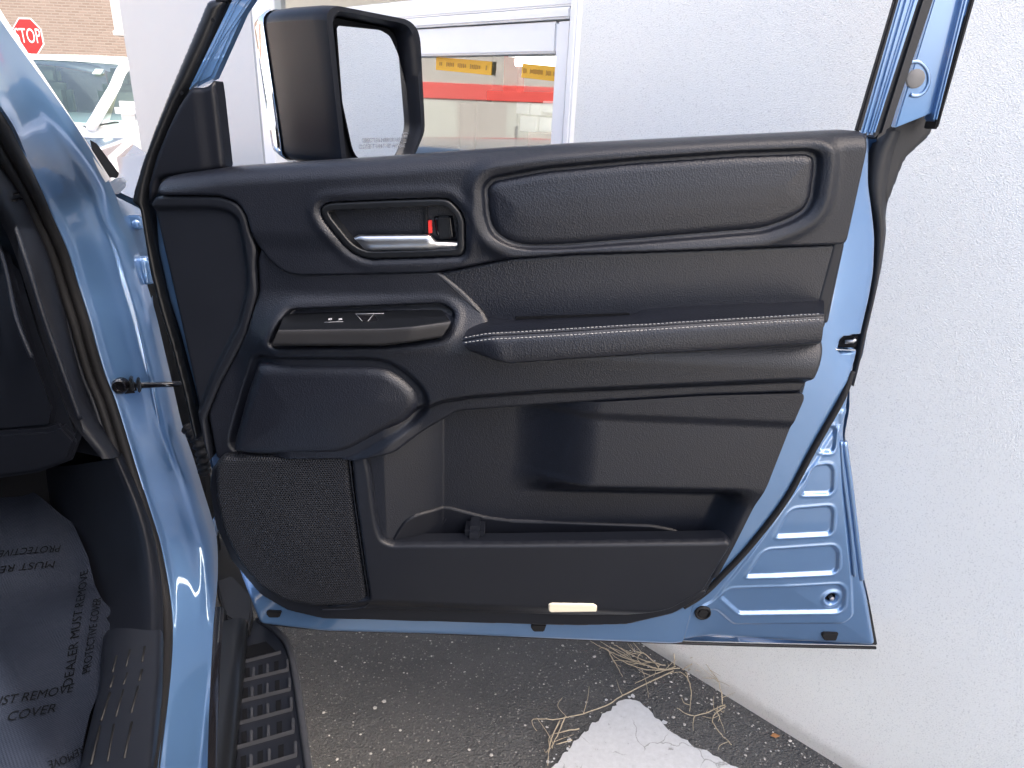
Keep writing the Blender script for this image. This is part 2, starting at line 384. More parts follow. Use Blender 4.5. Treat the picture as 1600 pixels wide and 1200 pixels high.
def make_brick():
    m, t, b = nodes_mat('tan_brick'); tc = N(t, 'ShaderNodeTexCoord'); L = t.links.new
    b.inputs['Roughness'].default_value = .85
    mp = N(t, 'ShaderNodeMapping'); mp.inputs['Rotation'].default_value = (R(90), 0, 0); L(tc.outputs['Object'], mp.inputs['Vector'])
    br = N(t, 'ShaderNodeTexBrick', Scale=1.0); br.inputs['Color1'].default_value = (.205, .155, .125, 1); br.inputs['Color2'].default_value = (.25, .195, .16, 1); br.inputs['Mortar'].default_value = (.26, .22, .19, 1)
    br.inputs['Mortar Size'].default_value = .010; br.inputs['Brick Width'].default_value = .2; br.inputs['Row Height'].default_value = .062
    L(mp.outputs[0], br.inputs['Vector']); L(br.outputs[0], b.inputs['Base Color'])
    bp = N(t, 'ShaderNodeBump', Strength=.6, Distance=.01); L(br.outputs['Fac'], bp.inputs['Height']); bp.invert = True; L(bp.outputs[0], b.inputs['Normal']); return m
def make_pane(tint=(.86, .9, .89), refl=.22):
    m = bpy.data.materials.new('window_pane'); m.use_nodes = True; t = m.node_tree; t.nodes.clear(); L = t.links.new
    o = N(t, 'ShaderNodeOutputMaterial'); tr = N(t, 'ShaderNodeBsdfTransparent'); tr.inputs[0].default_value = (*tint, 1)
    gl = N(t, 'ShaderNodeBsdfGlossy'); gl.inputs['Roughness'].default_value = .01; gl.inputs[0].default_value = (1, 1, 1, 1)
    fr = N(t, 'ShaderNodeLayerWeight'); fr.inputs[0].default_value = .5
    pw = N(t, 'ShaderNodeMath', operation='POWER'); L(fr.outputs['Facing'], pw.inputs[0]); pw.inputs[1].default_value = 4.0
    ad = N(t, 'ShaderNodeMath', operation='MULTIPLY_ADD'); L(pw.outputs[0], ad.inputs[0]); ad.inputs[1].default_value = 1-refl; ad.inputs[2].default_value = refl; ad.use_clamp = True
    mx = N(t, 'ShaderNodeMixShader'); L(ad.outputs[0], mx.inputs[0]); L(tr.outputs[0], mx.inputs[1]); L(gl.outputs[0], mx.inputs[2]); L(mx.outputs[0], o.inputs[0]); return m
def make_grille():
    m, t, b = nodes_mat('perforated_grille'); tc = N(t, 'ShaderNodeTexCoord'); L = t.links.new
    ge = N(t, 'ShaderNodeVectorMath', operation='DOT_PRODUCT'); L(tc.outputs['Object'], ge.inputs[0]); ge.inputs[1].default_value = tuple(EA)
    sx = N(t, 'ShaderNodeSeparateXYZ'); L(tc.outputs['Object'], sx.inputs[0])
    k = 2*math.pi/.0046
    def cosine(ca, cz):
        a = N(t, 'ShaderNodeMath', operation='MULTIPLY'); L(ge.outputs['Value'], a.inputs[0]); a.inputs[1].default_value = ca*k
        z = N(t, 'ShaderNodeMath', operation='MULTIPLY_ADD'); L(sx.outputs['Z'], z.inputs[0]); z.inputs[1].default_value = cz*k; L(a.outputs[0], z.inputs[2])
        c = N(t, 'ShaderNodeMath', operation='COSINE'); L(z.outputs[0], c.inputs[0]); return c
    c1, c2, c3 = cosine(1.0, .577), cosine(1.0, -.577), cosine(0, 1.155)
    s = N(t, 'ShaderNodeMath', operation='ADD'); L(c1.outputs[0], s.inputs[0]); L(c2.outputs[0], s.inputs[1])
    s2 = N(t, 'ShaderNodeMath', operation='ADD'); L(s.outputs[0], s2.inputs[0]); L(c3.outputs[0], s2.inputs[1])
    c = ramp(t, s2.outputs[0], [(.0, (.011, .0125, .017)), (.5, (.011, .0125, .017)), (.85, (.004, .0045, .006))])
    L(c.outputs[0], b.inputs['Base Color']); b.inputs['Roughness'].default_value = .5; b.inputs['Specular IOR Level'].default_value = .25
    bp = N(t, 'ShaderNodeBump', Strength=.4, Distance=.001); L(s2.outputs[0], bp.inputs['Height']); bp.invert = True; L(bp.outputs[0], b.inputs['Normal']); return m
def make_cloth():
    m, t, b = nodes_mat('woven_dust_cover'); tc = N(t, 'ShaderNodeTexCoord'); L = t.links.new
    b.inputs['Roughness'].default_value = .6; b.inputs['Specular IOR Level'].default_value = .2
    n = N(t, 'ShaderNodeTexNoise', Scale=7.0, Detail=5.0); L(tc.outputs['Object'], n.inputs['Vector'])
    c = ramp(t, n.outputs[0], [(.3, (.006, .0085, .016)), (.7, (.011, .0145, .025))]); L(c.outputs[0], b.inputs['Base Color'])
    sx = N(t, 'ShaderNodeSeparateXYZ'); L(tc.outputs['Object'], sx.inputs[0])
    def s(o):
        a = N(t, 'ShaderNodeMath', operation='MULTIPLY'); L(sx.outputs[o], a.inputs[0]); a.inputs[1].default_value = 2*math.pi/.006
        q = N(t, 'ShaderNodeMath', operation='SINE'); L(a.outputs[0], q.inputs[0]); return q
    q = N(t, 'ShaderNodeMath', operation='MULTIPLY'); L(s('X').outputs[0], q.inputs[0]); L(s('Y').outputs[0], q.inputs[1])
    b1 = N(t, 'ShaderNodeBump', Strength=.5, Distance=.001); L(q.outputs[0], b1.inputs['Height'])
    b2 = N(t, 'ShaderNodeBump', Strength=.5, Distance=.02); L(n.outputs[0], b2.inputs['Height']); L(b1.outputs[0], b2.inputs['Normal']); L(b2.outputs[0], b.inputs['Normal']); return m
M['stucco'] = make_stucco(); M['asphalt'] = make_asphalt(); M['roadpaint'] = make_roadpaint(); M['brick'] = make_brick(); M['pane'] = make_pane((.86, .9, .89), .16)
M['grille'] = make_grille(); M['cloth'] = make_cloth()
M['render'] = mat('smooth_white_render', (.51, .51, .505), .7, bump=[('n', 40, .15, .004)], var=(3, .05))
M['frame'] = mat('white_window_frame', (.78, .78, .775), .4, var=(4, .04))
M['carwhite'] = mat('white_car_paint', (.80, .80, .80), .35, coat=1)
M['tint'] = make_pane((.34, .44, .45), .05); M['tint'].name = 'car_glass'
M['cream'] = mat('cream_leather', (.55, .50, .36), .6)
M['paper'] = mat('pale_green_paper', (.36, .46, .40), .7)
M['stop'] = mat('stop_red', (.36, .010, .014), .45, var=(5, .1))
M['signwhite'] = mat('sign_white', (.80, .80, .80), .5)
M['galv'] = mat('galvanised', (.35, .36, .37), .5, .7)
M['yellow'] = mat('yellow_sign', (.80, .42, .015), .55)
M['signtext'] = mat('sign_text', (.35, .16, .02), .6)
M['redband'] = mat('red_band', (.62, .08, .07), .6)
M['greywall'] = mat('grey_green_wall', (.50, .53, .50), .8, var=(2, .06))
M['brown'] = mat('brown_panel', (.23, .17, .15), .7)
M['shelfwhite'] = mat('white_shelf', (.75, .76, .76), .6)
M['straw'] = mat('dry_straw', (.42, .355, .25), .8, var=(40, .3))
M['pebble'] = mat('pale_pebble', (.42, .40, .37), .85, var=(30, .35))
M['leaf'] = mat('dry_leaf', (.28, .13, .05), .8)

# ------------------------------------------------------------------ ground
g = 60
gv = [(-g, -g, 0), (g, -g, 0), (g, g, 0), (-g, g, 0)]
struct(mk('asphalt_ground', gv, [(0, 1, 2, 3)], M['asphalt'], None, False))
M['concrete'] = mat('pale_concrete', (.36, .345, .32), .85, bump=[('n', 60, .3, .004)], var=(2, .12))
struct(mk('concrete_apron', [(-14, -40, .004), (16, -40, .004), (16, -1.3, .004), (-14, -1.3, .004)], [(0, 1, 2, 3)], M['concrete'], None, False))
# white painted corner of a parking marking, ragged outline
mp = [(1150, 1200), (1120, 1182), (1082, 1163), (1048, 1143), (1022, 1118), (1003, 1098), (985, 1092), (966, 1097), (948, 1112), (930, 1128), (914, 1143), (897, 1160), (880, 1180), (862, 1200), (820, 1262), (800, 1330), (1330, 1330)]
pts = resample([PZ(x, y, .004)[:2] for x, y in mp+mp[:1]], 220)[:-1]
pts = pts + rng.normal(0, .0016, pts.shape) + .003*np.stack([np.sin(np.arange(219)*.9), np.cos(np.arange(219)*1.3)], 1)
mv = [(x, y, .004) for x, y in pts]; mf = [tuple(range(len(pts)))]
for k in range(70):                                  # crumbled flakes along the worn edge
    c_ = pts[rng.integers(20, 120)] + rng.normal(0, .016, 2)
    if sdp(pts, np.array([c_[0]]), np.array([c_[1]]))[0] > -.004: continue
    r_ = abs(rng.normal(0, .0035))+.0015; b0 = len(mv); q_ = int(rng.integers(4, 7))
    mv += [(c_[0]+r_*rng.uniform(.6, 1.3)*math.cos(6.283*j/q_), c_[1]+r_*rng.uniform(.6, 1.3)*math.sin(6.283*j/q_), .004) for j in range(q_)]; mf.append(tuple(range(b0, b0+q_)))
o = struct(mk('road_marking', mv, mf, M['roadpaint'], None, False))

# ------------------------------------------------------------------ white building
S_END = wsz(206, 110)[0]; S_BEG = -2.3; BH = 4.6
bld = thing('white_building', 'white stucco building with framed window, behind the open blue door', 'building', wpt(1.0, 0))
ws0, wz1 = wsz(907, 60)[0], 2.9
ws1 = wsz(404, 60)[0]; wz0 = .9
wv = [wpt(s, z) for s in (S_BEG, ws0, ws1, S_END) for z in (-.1, wz0, wz1, BH)]
wf = [(i*4+j, (i+1)*4+j, (i+1)*4+j+1, i*4+j+1) for i in range(3) for j in range(3) if not (i == 1 and j == 1)]
DEP = 5.0
nb = len(wv)
wv += [wpt(S_END, -.1, -DEP), wpt(S_END, BH, -DEP), wpt(S_BEG, -.1, -DEP), wpt(S_BEG, BH, -DEP)]
wf += [(12, 15, nb+1, nb), (0, 3, nb+3, nb+2), (nb, nb+1, nb+3, nb+2)]
wall = fixn(mk('wall', wv, wf, M['stucco'], bld, False))
mk('roof', [wpt(S_BEG, BH-.01, -.001), wpt(S_END, BH-.01, -.001), wpt(S_END, BH-.01, -DEP), wpt(S_BEG, BH-.01, -DEP)], [(0, 1, 2, 3)], M['render'], bld, False)
# smooth render strip left of the window (a pilaster standing 12 mm proud)
sl = wsz(404, 100)[0]
box('pilaster', wpt((sl+.01+S_END)/2, BH/2, .004), WD, WN, (0, 0, 1), S_END-sl-.01+.012, .016, BH+.1, M['render'], bld, .004)
# window: frame bars, panes, transom
win = box('window', wpt((ws0+ws1)/2, wz0-.03, .02), WD, WN, (0, 0, 1), ws1-ws0+.1, .12, .06, M['frame'], bld, .006)   # sill
def bar(s0, s1, z0, z1, e0, e1, name='frame_bar'):
    return box(name, wpt((s0+s1)/2, (z0+z1)/2, (e0+e1)/2), WD, WN, (0, 0, 1), abs(s1-s0), abs(e1-e0), abs(z1-z0), M['frame'], win, .005)
fs = wsz(890, 140)[0]; gs = wsz(868, 140)[0]
zt0 = wsz(750, 86)[1]; zt1 = wsz(750, 41)[1]; zt2 = wsz(750, 22)[1]; zt3 = zt2+.05
bar(ws0, fs-.001, wz0, wz1, -.06, .022); bar(fs, gs, wz0, zt1-.001, -.05, .012)
bar(ws1-.09, ws1, wz0, wz1, -.06, .02)
bar(gs+.001, ws1-.091, zt0, zt1, -.05, .010); bar(fs+.001, ws1-.091, zt1+.004, zt2, -.06, .018); bar(fs+.001, ws1-.091, zt2+.003, zt3, -.05, .008)
bar(fs+.001, ws1-.091, wz1-.08, wz1, -.06, .018)
sm = (gs+ws1)/2 + .12
bar(gs+.001, ws1-.091, wz0, wz0+.07, -.05, .010)
def pane(s0, s1, z0, z1, name='pane'):
    return mk(name, [wpt(s0, z0, -.03), wpt(s1, z0, -.03), wpt(s1, z1, -.03), wpt(s0, z1, -.03)], [(0, 1, 2, 3)], M['pane'], win, False)
pane(gs, ws1-.09, wz0+.07, zt0); pane(fs, ws1-.09, zt3, wz1-.08)
# the room behind
room = [(ws0-1.0, -.06), (ws1+1.3, -.06), (ws1+1.3, -2.6), (ws0-1.0, -2.6)]
ra, rb = ws0-1.0, ws1+.9
def rquad(name, pts, m_): return mk(name, [wpt(*p) for p in pts], [(0, 1, 2, 3)], m_, bld, False)
rquad('room_back_wall', [(ra, 0, -2.2), (rb, 0, -2.2), (rb, 3.2, -2.2), (ra, 3.2, -2.2)], M['greywall'])
rquad('room_side_wall', [(ra, 0, -.07), (ra, 0, -2.2), (ra, 3.2, -2.2), (ra, 3.2, -.07)], M['greywall'])
rquad('room_side_wall', [(rb, 0, -.07), (rb, 0, -2.2), (rb, 3.2, -2.2), (rb, 3.2, -.07)], M['greywall'])
rquad('room_floor', [(ra, .1, -.07), (rb, .1, -.07), (rb, .1, -2.2), (ra, .1, -2.2)], M['brown'])
rquad('room_ceiling', [(ra, 3.2, -.07), (rb, 3.2, -.07), (rb, 3.2, -2.2), (ra, 3.2, -2.2)], M['shelfwhite'])
def inroom(px, py, e): return wsz(px, py, e)
# red band: reflection of the building opposite, modelled as a strip in the room
def rb_box(name, px0, py0, px1, py1, e, th, m_, parent=bld):
    s0, z0 = inroom(px0, (py0+py1)/2, e); s1, _ = inroom(px1, (py0+py1)/2, e); zc0 = inroom((px0+px1)/2, py0, e)[1]; zc1 = inroom((px0+px1)/2, py1, e)[1]
    return box(name, wpt((s0+s1)/2, (zc0+zc1)/2, e-th/2), WD, WN, (0, 0, 1), abs(s1-s0), th, abs(zc1-zc0), m_, parent, .004)
rb_box('mirrored_band', 600, 141, 868, 156, -2.15, .03, M['redband'])
tag(rb_box('stand_in_cabinet', 640, 160, 741, 330, -1.9, .28, M['greywall'], None), 'wide grey-green cabinet standing in for a mirrored panel below the red band, left one inside the window', 'cabinet', 'cabinets inside the window')  # grey panels reflected in the glass, modelled as cabinets in the room
tag(rb_box('stand_in_cabinet', 743, 160, 806, 330, -1.9, .28, M['greywall'], None), 'narrow grey-green cabinet standing in for a mirrored panel beside the white boxes inside the window', 'cabinet', 'cabinets inside the window')
tag(rb_box('red_banner', 786, 86, 809, 143, -1.55, .06, M['redband'], None), 'red upright banner inside the window between two yellow signs', 'banner')
tag(rb_box('desk', 822, 208, 880, 320, -1.3, .5, M['brown'], None), 'brown desk behind the lower right of the window pane', 'desk')
for k, (x0, y0, x1, y1, m_) in enumerate([(806, 160, 826, 178, 'shelfwhite'), (828, 163, 845, 180, 'shelfwhite'), (847, 158, 866, 176, 'shelfwhite'), (812, 182, 838, 206, 'shelfwhite'), (842, 184, 866, 206, 'signwhite')]):
    tag(rb_box('paper_box', x0, y0, x1, y1, -1.5, .12, M[m_], None), ['white box, upper left of the shelf group in the window', 'white box, upper middle of the shelf group in the window', 'white box, upper right of the shelf group in the window', 'larger white box, lower left of the shelf group in the window', 'larger white box, lower right of the shelf group in the window'][k], 'box', 'white boxes in the window')
def ysign(px0, py0, px1, py1, words, lab):
    e = -.02; a = np.array(wpt(*inroom(px0, py0, e), e)); b_ = np.array(wpt(*inroom(px1, py1, e), e))
    ex = b_-a; W_ = np.linalg.norm(ex); ex /= W_; n = WN; ey = np.cross(n, ex); ey = ey if ey[2] > 0 else -ey
    h = .036
    r = thing('yellow_sign', lab, 'sign', (a+b_)/2, 'yellow strip signs in the window')
    prism('board', [a-ey*h/2, b_-ey*h/2, b_+ey*h/2, a+ey*h/2], n, .003, M['yellow'], r, .0008)
    for (u0, u1) in words:                           # the lettering is too blurred to read: worn strokes only
        k = max(1, int((u1-u0)/.028)); V = []; F = []
        for j in range(k):
            p0 = a+ex*W_*(u0+(u1-u0)*(j+.1)/k); p1 = a+ex*W_*(u0+(u1-u0)*(j+.75)/k); hh = h*rng.uniform(.13, .2); b0 = len(V)
            V += [p0-ey*hh+n*.001, p1-ey*hh*.8+n*.001, p1+ey*hh+n*.001, p0+ey*hh*.9+n*.001]; F.append((b0, b0+1, b0+2, b0+3))
        mk('worn_lettering', V, F, M['signtext'], r, False)
M['signtext'] = mat('faded_sign_text', (.48, .24, .03), .6)
ysign(681, 99, 768, 107, [(.07, .13), (.2, .35), (.41, .57), (.63, .82), (.9, .94)], 'yellow strip sign with faded lettering, left one in the window')
ysign(815, 110, 872, 116, [(.05, .15), (.24, .6), (.68, .82), (.87, .97)], 'yellow strip sign with faded lettering, right one in the window beside frame')
lamp = thing('ceiling_lamp', 'lit white tube lamp seen through the top of the window pane', 'lamp', wpt(*inroom(840, 95, -1.2), -1.2))
M['tubeglow'] = mat('lamp_tube', (.9, .9, .9), .4, emit=((1, .98, .92), 3.0))
q0 = np.array(wpt(*inroom(808, 97, -1.2), -1.2)); q1 = np.array(wpt(*inroom(872, 92, -1.2), -1.2)); q1 = q0+WD*-1.2
tube('lamp_tube', [q0, q1], .02, M['tubeglow'], lamp, 10)
box('lamp_body', (q0+q1)/2+np.array([0, 0, .035]), WD, WN, (0, 0, 1), 1.25, .09, .03, M['shelfwhite'], lamp, .004)
# downpipe on the brick building side of the corner, brick building, stop sign
bk_n = np.array([.0, -1.0, 0.]); bk_o = P(100, 60, 19.0); bk_d = np.array([1.0, .0, 0.])
bb = thing('brick_building', 'tan brick building wall in sun behind the stop sign', 'building', (bk_o[0], bk_o[1], 0))
def bkp(s, z, e=0): return np.array([bk_o[0], bk_o[1], 0])+bk_d*s+bk_n*e+np.array([0, 0, z])
me_o = mk('brick_wall', [(-14, 0, 0), (9, 0, 0), (9, 0, 9), (-14, 0, 9), (-14, 8, 0), (9, 8, 0), (9, 8, 9), (-14, 8, 9)], [(0, 1, 2, 3), (1, 5, 6, 2), (4, 0, 3, 7), (3, 2, 6, 7)], M['brick'], None, False)
me_o.parent = bb; me_o.rotation_euler[2] = math.atan2(bk_d[1], bk_d[0])
pp = P(189, 20, 17.5)
wp = thing('white_pillar', 'white square pillar beyond the corner of the stucco building', 'pillar', (pp[0], pp[1], 0))
box('shaft', (pp[0], pp[1], 4.3), bk_d, bk_n, (0, 0, 1), .28, .28, 3.2, M['render'], wp, .01)
zb = 4.3-1.6
box('capital', (pp[0], pp[1], zb-.05), bk_d, bk_n, (0, 0, 1), .34, .34, .1, M['render'], wp, .01)
ss_c = P(44, 57, 15.5); ex = np.array([.985, -.17, 0.]); nz = np.array([-.17, -.985, 0.]); ez = np.array([0, 0, 1.])
ssr = thing('stop_sign', 'red octagonal stop sign on a metal post before the brick wall', 'sign', (ss_c[0], ss_c[1], 0))
def octo(r): return [ss_c+ex*r*math.cos(R(22.5+45*k))+ez*r*math.sin(R(22.5+45*k)) for k in range(8)]
RS = .365
prism('border', octo(RS), nz, .003, M['signwhite'], ssr); prism('panel', [p+nz*.004 for p in octo(RS*.93)], nz, .002, M['stop'], ssr)
text('lettering', 'STOP', ss_c+nz*.006, ex, ez, .27, M['signwhite'], ssr, RS*1.62, lift=.002)
box('post', (ss_c[0]-nz[0]*.03, ss_c[1]-nz[1]*.03, ss_c[2]/2+.1), ex, nz, (0, 0, 1), .05, .03, ss_c[2]+.3, M['galv'], ssr, .004)

# ------------------------------------------------------------------ parked white car
f = np.array([-.12, -.993, 0.]); l = np.array([.993, -.12, 0.])
_pb = P(146, 188, 6.0); wc_o = _pb-f*.14-l*.86
wc = thing('parked_car', 'white parked car with papers on its windscreen, below the stop sign', 'car', (wc_o[0], wc_o[1], 0))
WCB = np.array([wc_o[0], wc_o[1], 0.])
def wcp(x, y, z): return WCB+f*x+l*y+np.array([0, 0, z])
WB = wc_o[2]-.02                      # height of the windscreen base
WR = WB+.50                           # roof
hw = .95
def section(x, top, half, low, belt):
    pts = [(0, top), (half*.45, top-.008), (half*.78, top-.03), (half*.93, top-.075), (half*.99, (top+belt)/2-.03), (half, belt), (half*1.005, belt-.22), (half*.98, low+.18), (half*.9, low)]
    full = [(-y, z) for y, z in pts[::-1]]+pts[1:]
    return [wcp(x, y, z) for y, z in full]
st = [(1.35, WB-.42, .70, .3, WB-.55), (1.28, WB-.30, .84, .22, WB-.45), (1.1, WB-.2, .9, .2, WB-.36), (.6, WB-.08, .94, .2, WB-.22), (.1, WB+.0, .95, .2, WB-.1), (-.6, WB+.05, .955, .2, WB-.04), (-2.6, WB+.06, .955, .2, WB-.02), (-3.2, WB+.0, .9, .25, WB-.1)]
rows = smooth_rows([section(*s) for s in st], 3)
body = loft('body', rows, M['carwhite'], wc)
# greenhouse: pillars and roof as white shell, glass set in
gb = [(0.12, hw*.90, WB+.0), (-.62, hw*.76, WR-.02), (-2.0, hw*.74, WR-.03), (-2.9, hw*.84, WB+.02)]
def roofrow(x, half, z, crown):
    return [wcp(x, half*t, z+crown*(1-t*t)) for t in np.linspace(-1, 1, 13)]
rr = [roofrow(-.58, hw*.77, WR-.035, .02), roofrow(-.75, hw*.77, WR+.005, .03), roofrow(-1.3, hw*.765, WR+.03, .035), roofrow(-2.0, hw*.74, WR+.0, .03), roofrow(-2.3, hw*.74, WR-.06, .02)]
loft('roof', smooth_rows(rr, 4), M['carwhite'], wc)
def wquad(name, rows, m_): return loft(name, rows, m_, wc)
wsr = [[wcp(.10-.0*t*t, hw*.86*t, WB+.005-.01*t*t) for t in np.linspace(-1, 1, 11)], [wcp(-.24, hw*.80*t, WB+.27+.01*(1-t*t)) for t in np.linspace(-1, 1, 11)], [wcp(-.60, hw*.72*t, WR-.03+.02*(1-t*t)) for t in np.linspace(-1, 1, 11)]]
wquad('windscreen', wsr, M['tint'])
for sgn in (1, -1):
    tube('windscreen_pillar', catmull([wcp(.20, sgn*hw*.92, WB-.03), wcp(-.24, sgn*hw*.845, WB+.255), wcp(-.62, sgn*hw*.765, WR-.03), wcp(-1.3, sgn*hw*.76, WR+.01), wcp(-2.2, sgn*hw*.75, WR-.05)], 5), .042, M['carwhite'], wc, 10)
    loft('side_window', [[wcp(x, sgn*hw*.965, WB+.02) for x in (.02, -.6, -1.2, -2.6)], [wcp(x, sgn*hw*.79, z) for x, z in ((-.5, WR-.09), (-.9, WR-.04), (-1.3, WR-.03), (-2.3, WR-.1))]], M['tint'], wc)
    mr = box('door_mirror', wcp(-.02, sgn*(hw+.12), WB+.10), f, l, (0, 0, 1), .13, .22, .15, M['carwhite'], wc, .05, 4)
    box('mirror_face', wcp(-.09, sgn*(hw+.12), WB+.10), f, l, (0, 0, 1), .01, .18, .11, M['soft'], mr, .004)
    box('pillar', wcp(-1.12, sgn*hw*.88, WB+.22), f, l, (0, 0, 1), .07, .03, .5, M['soft'], wc, .01)
mk('cabin_floor', [wcp(x, y, WB-.30) for x, y in ((.1, -.8), (.1, .8), (-2.4, .8), (-2.4, -.8))], [(0, 1, 2, 3)], M['soft'], wc, False)
loft('dashboard', [[wcp(.12, y, WB-.03) for y in (-.8, 0, .8)], [wcp(-.25, y, WB-.0) for y in (-.8, 0, .8)], [wcp(-.32, y, WB-.25) for y in (-.8, 0, .8)]], M['greyplast'], wc)
for sgn in (1, -1):
    st_ = box('seat', wcp(-.95, sgn*.38, WB+.0), f, l, (0, 0, 1), .15, .48, .6, M['cream'], wc, .06, 4)
    box('headrest', wcp(-.97, sgn*.38, WB+.36), f, l, (0, 0, 1), .1, .26, .17, M['cream'], st_, .04, 4)
def wspt(u, t):                                  # point on windscreen, t across, u up
    return wcp(.10-.70*u, hw*(.86-.14*u)*t, WB+.005+(WR-.035-WB)*u)+f*.02+np.array([0, 0, .03])
for (u0, t0, su, st2) in ((.12, .42, .11, .12), (.74, .72, .09, .11)):
    mk('paper_sticker', [wspt(u0, t0), wspt(u0, t0+st2), wspt(u0+su, t0+st2), wspt(u0+su, t0)], [(0, 1, 2, 3)], M['paper'], wc, False)
for x_, s_ in ((.55, 1), (.55, -1), (-2.3, 1), (-2.3, -1)):
    wh = disc('wheel', wcp(x_, s_*.80, .33), l*s_, [(.05, -.1), (.33, -.1), (.335, 0), (.32, .12), (.22, .13), (.2, .1), (.02, .12)], M['rubber'], wc, 28)

# ------------------------------------------------------------------ building across the lot (mirrored in the window, sunlit)
M['palewall'] = mat('pale_painted_wall', (.42, .41, .39), .8, var=(1.5, .06))
ob = thing('showroom_building', 'pale low building with a red band across the lot, seen mirrored in the window', 'building', (-13, 2, 0))
def xbox(name, x, y0, y1, z0, z1, th, m_, parent, bev=.01): return box(name, (x-th/2, (y0+y1)/2, (z0+z1)/2), (1, 0, 0), (0, 1, 0), (0, 0, 1), th, abs(y1-y0), abs(z1-z0), m_, parent, bev)
xbox('wall', -13, -14, 14, -.05, 5.2, 4.0, M['palewall'], ob)
xbox('red_band', -12.98, -14.01, 14.01, 1.55, 1.85, .05, M['redband'], ob)
xbox('parapet', -12.9, -14.05, 14.05, 5.2, 5.5, 4.2, M['shelfwhite'], ob)
for k in range(7):
    dd = xbox('shop_door', -12.985, -12+3.6*k, -9.4+3.6*k, 0, 1.5, .04, M['greywall'], ob)
    xbox('door_handle', -12.95, -9.65+3.6*k, -9.6+3.6*k, .9, 1.1, .03, M['galv'], dd, .004)
# ------------------------------------------------------------------ blue SUV
suv = thing('suv', 'blue SUV with its front passenger door swung wide open, black interior', 'car', cp(-.9, 0, 0))
PX = .00106                                  # metres per photo pixel on the door, about
RES = .0021
# ---- A/hinge pillar: painted face between the black weatherstrip (L) and the outer edge (R)
Rp = [(-172, -186, .72), (-82, -60, .88), (-10, 43, 1.0), (94, 183, 1.2), (160, 288, 1.38), (180, 340, 1.42), (200, 380, 1.44), (220, 450, 1.45), (235, 500, 1.45), (247, 550, 1.45), (262, 612, 1.45), (277, 675, 1.44), (296, 730, 1.43), (311, 780, 1.40), (325, 825, 1.37), (333, 860, 1.33), (334, 923, 1.225), (326, 1010, 1.06), (316, 1200, .767), (311, 1420, .50), (300, 2000, .2)]
Lp = [(-200, -60, .68), (-90, 60, .83), (0, 172, .97), (37, 240, 1.12), (67, 300, 1.26), (82, 335, 1.31), (107, 392, 1.345), (125, 450, 1.36), (141, 500, 1.36), (153, 545, 1.36), (167, 590, 1.36), (183, 630, 1.355), (217, 740, 1.32), (236, 800, 1.28), (252, 855, 1.235), (268, 949, 1.124), (268, 1037, .985), (249, 1200, .745), (222, 1420, .49), (180, 2000, .2)]
Rc = resample(np.array(catmull([P(*q) for q in Rp], 6)), 160); Lc = resample(np.array(catmull([P(*q) for q in Lp], 6)), 160)
tow = np.array([0.25, -.95, .1]); tow /= np.linalg.norm(tow)
def mixrow(t, bulge): return Lc*(1-t)+Rc*t+tow*bulge
rows = [mixrow(-.10, -.03), mixrow(-.02, -.004), mixrow(.0, .006), mixrow(.05, .0095), mixrow(.09, .006), mixrow(.15, .004), mixrow(.3, .006), mixrow(.5, .009), mixrow(.62, .009), mixrow(.72, .010), mixrow(.84, .015), mixrow(.93, .011), mixrow(.98, .003), mixrow(1.0, -.01), mixrow(1.01, -.05)]
body = loft('body', smooth_rows(rows, 3), M['paint'], suv)
# pressed swage on the pillar
sw = [P(212, 470, 1.425)+tow*.02, P(228, 540, 1.43)+tow*.02, P(240, 600, 1.43)+tow*.018, P(256, 680, 1.42)+tow*.018, P(278, 750, 1.395)+tow*.016]
tube('pressed_rib', catmull(sw, 8), [.0005+.003*math.sin(math.pi*k/32) for k in range(33)], M['paint'], body, 8)
# black double-lipped weatherstrip along L
def shiftL(dx, dy, dY, k0=0, k1=160): return [p+CU*(-dx)+CF*(-dY)+np.array([0, 0, dy]) for p in Lc[k0:k1]]
ws = tube('weatherstrip', shiftL(.010, 0, .004), .011, M['rubber'], suv, 10)
tube('weatherstrip_lip', shiftL(.028, 0, .010), .0085, M['rubber'], ws, 10)
tube('weatherstrip_lip', shiftL(.041, 0, .008), .006, M['plastic'], ws, 10)
# ---- interior trim beside it
def q3(pts): return [P(*p) for p in pts]
tr0 = resample(np.array(catmull(q3([(-60, 120, 1.0), (0, 258, 1.13), (45, 335, 1.27), (72, 400, 1.30), (92, 470, 1.31), (115, 560, 1.31), (140, 640, 1.31), (185, 712, 1.30)]), 8)), 50)
tr1 = resample(np.array(catmull(q3([(-90, 150, .97), (-20, 300, 1.10), (18, 380, 1.22), (42, 450, 1.25), (70, 540, 1.26), (96, 620, 1.26), (118, 665, 1.26), (160, 716, 1.27)]), 8)), 50)
tr2 = tr1 - CU*.06 + CF*.05
loft('pillar_trim', [tr0+CF*.02, tr0-CF*.004, tr0*.7+tr1*.3-CF*.008, tr1-CF*.004, tr1+CF*.004, tr2], M['plastic'], suv)
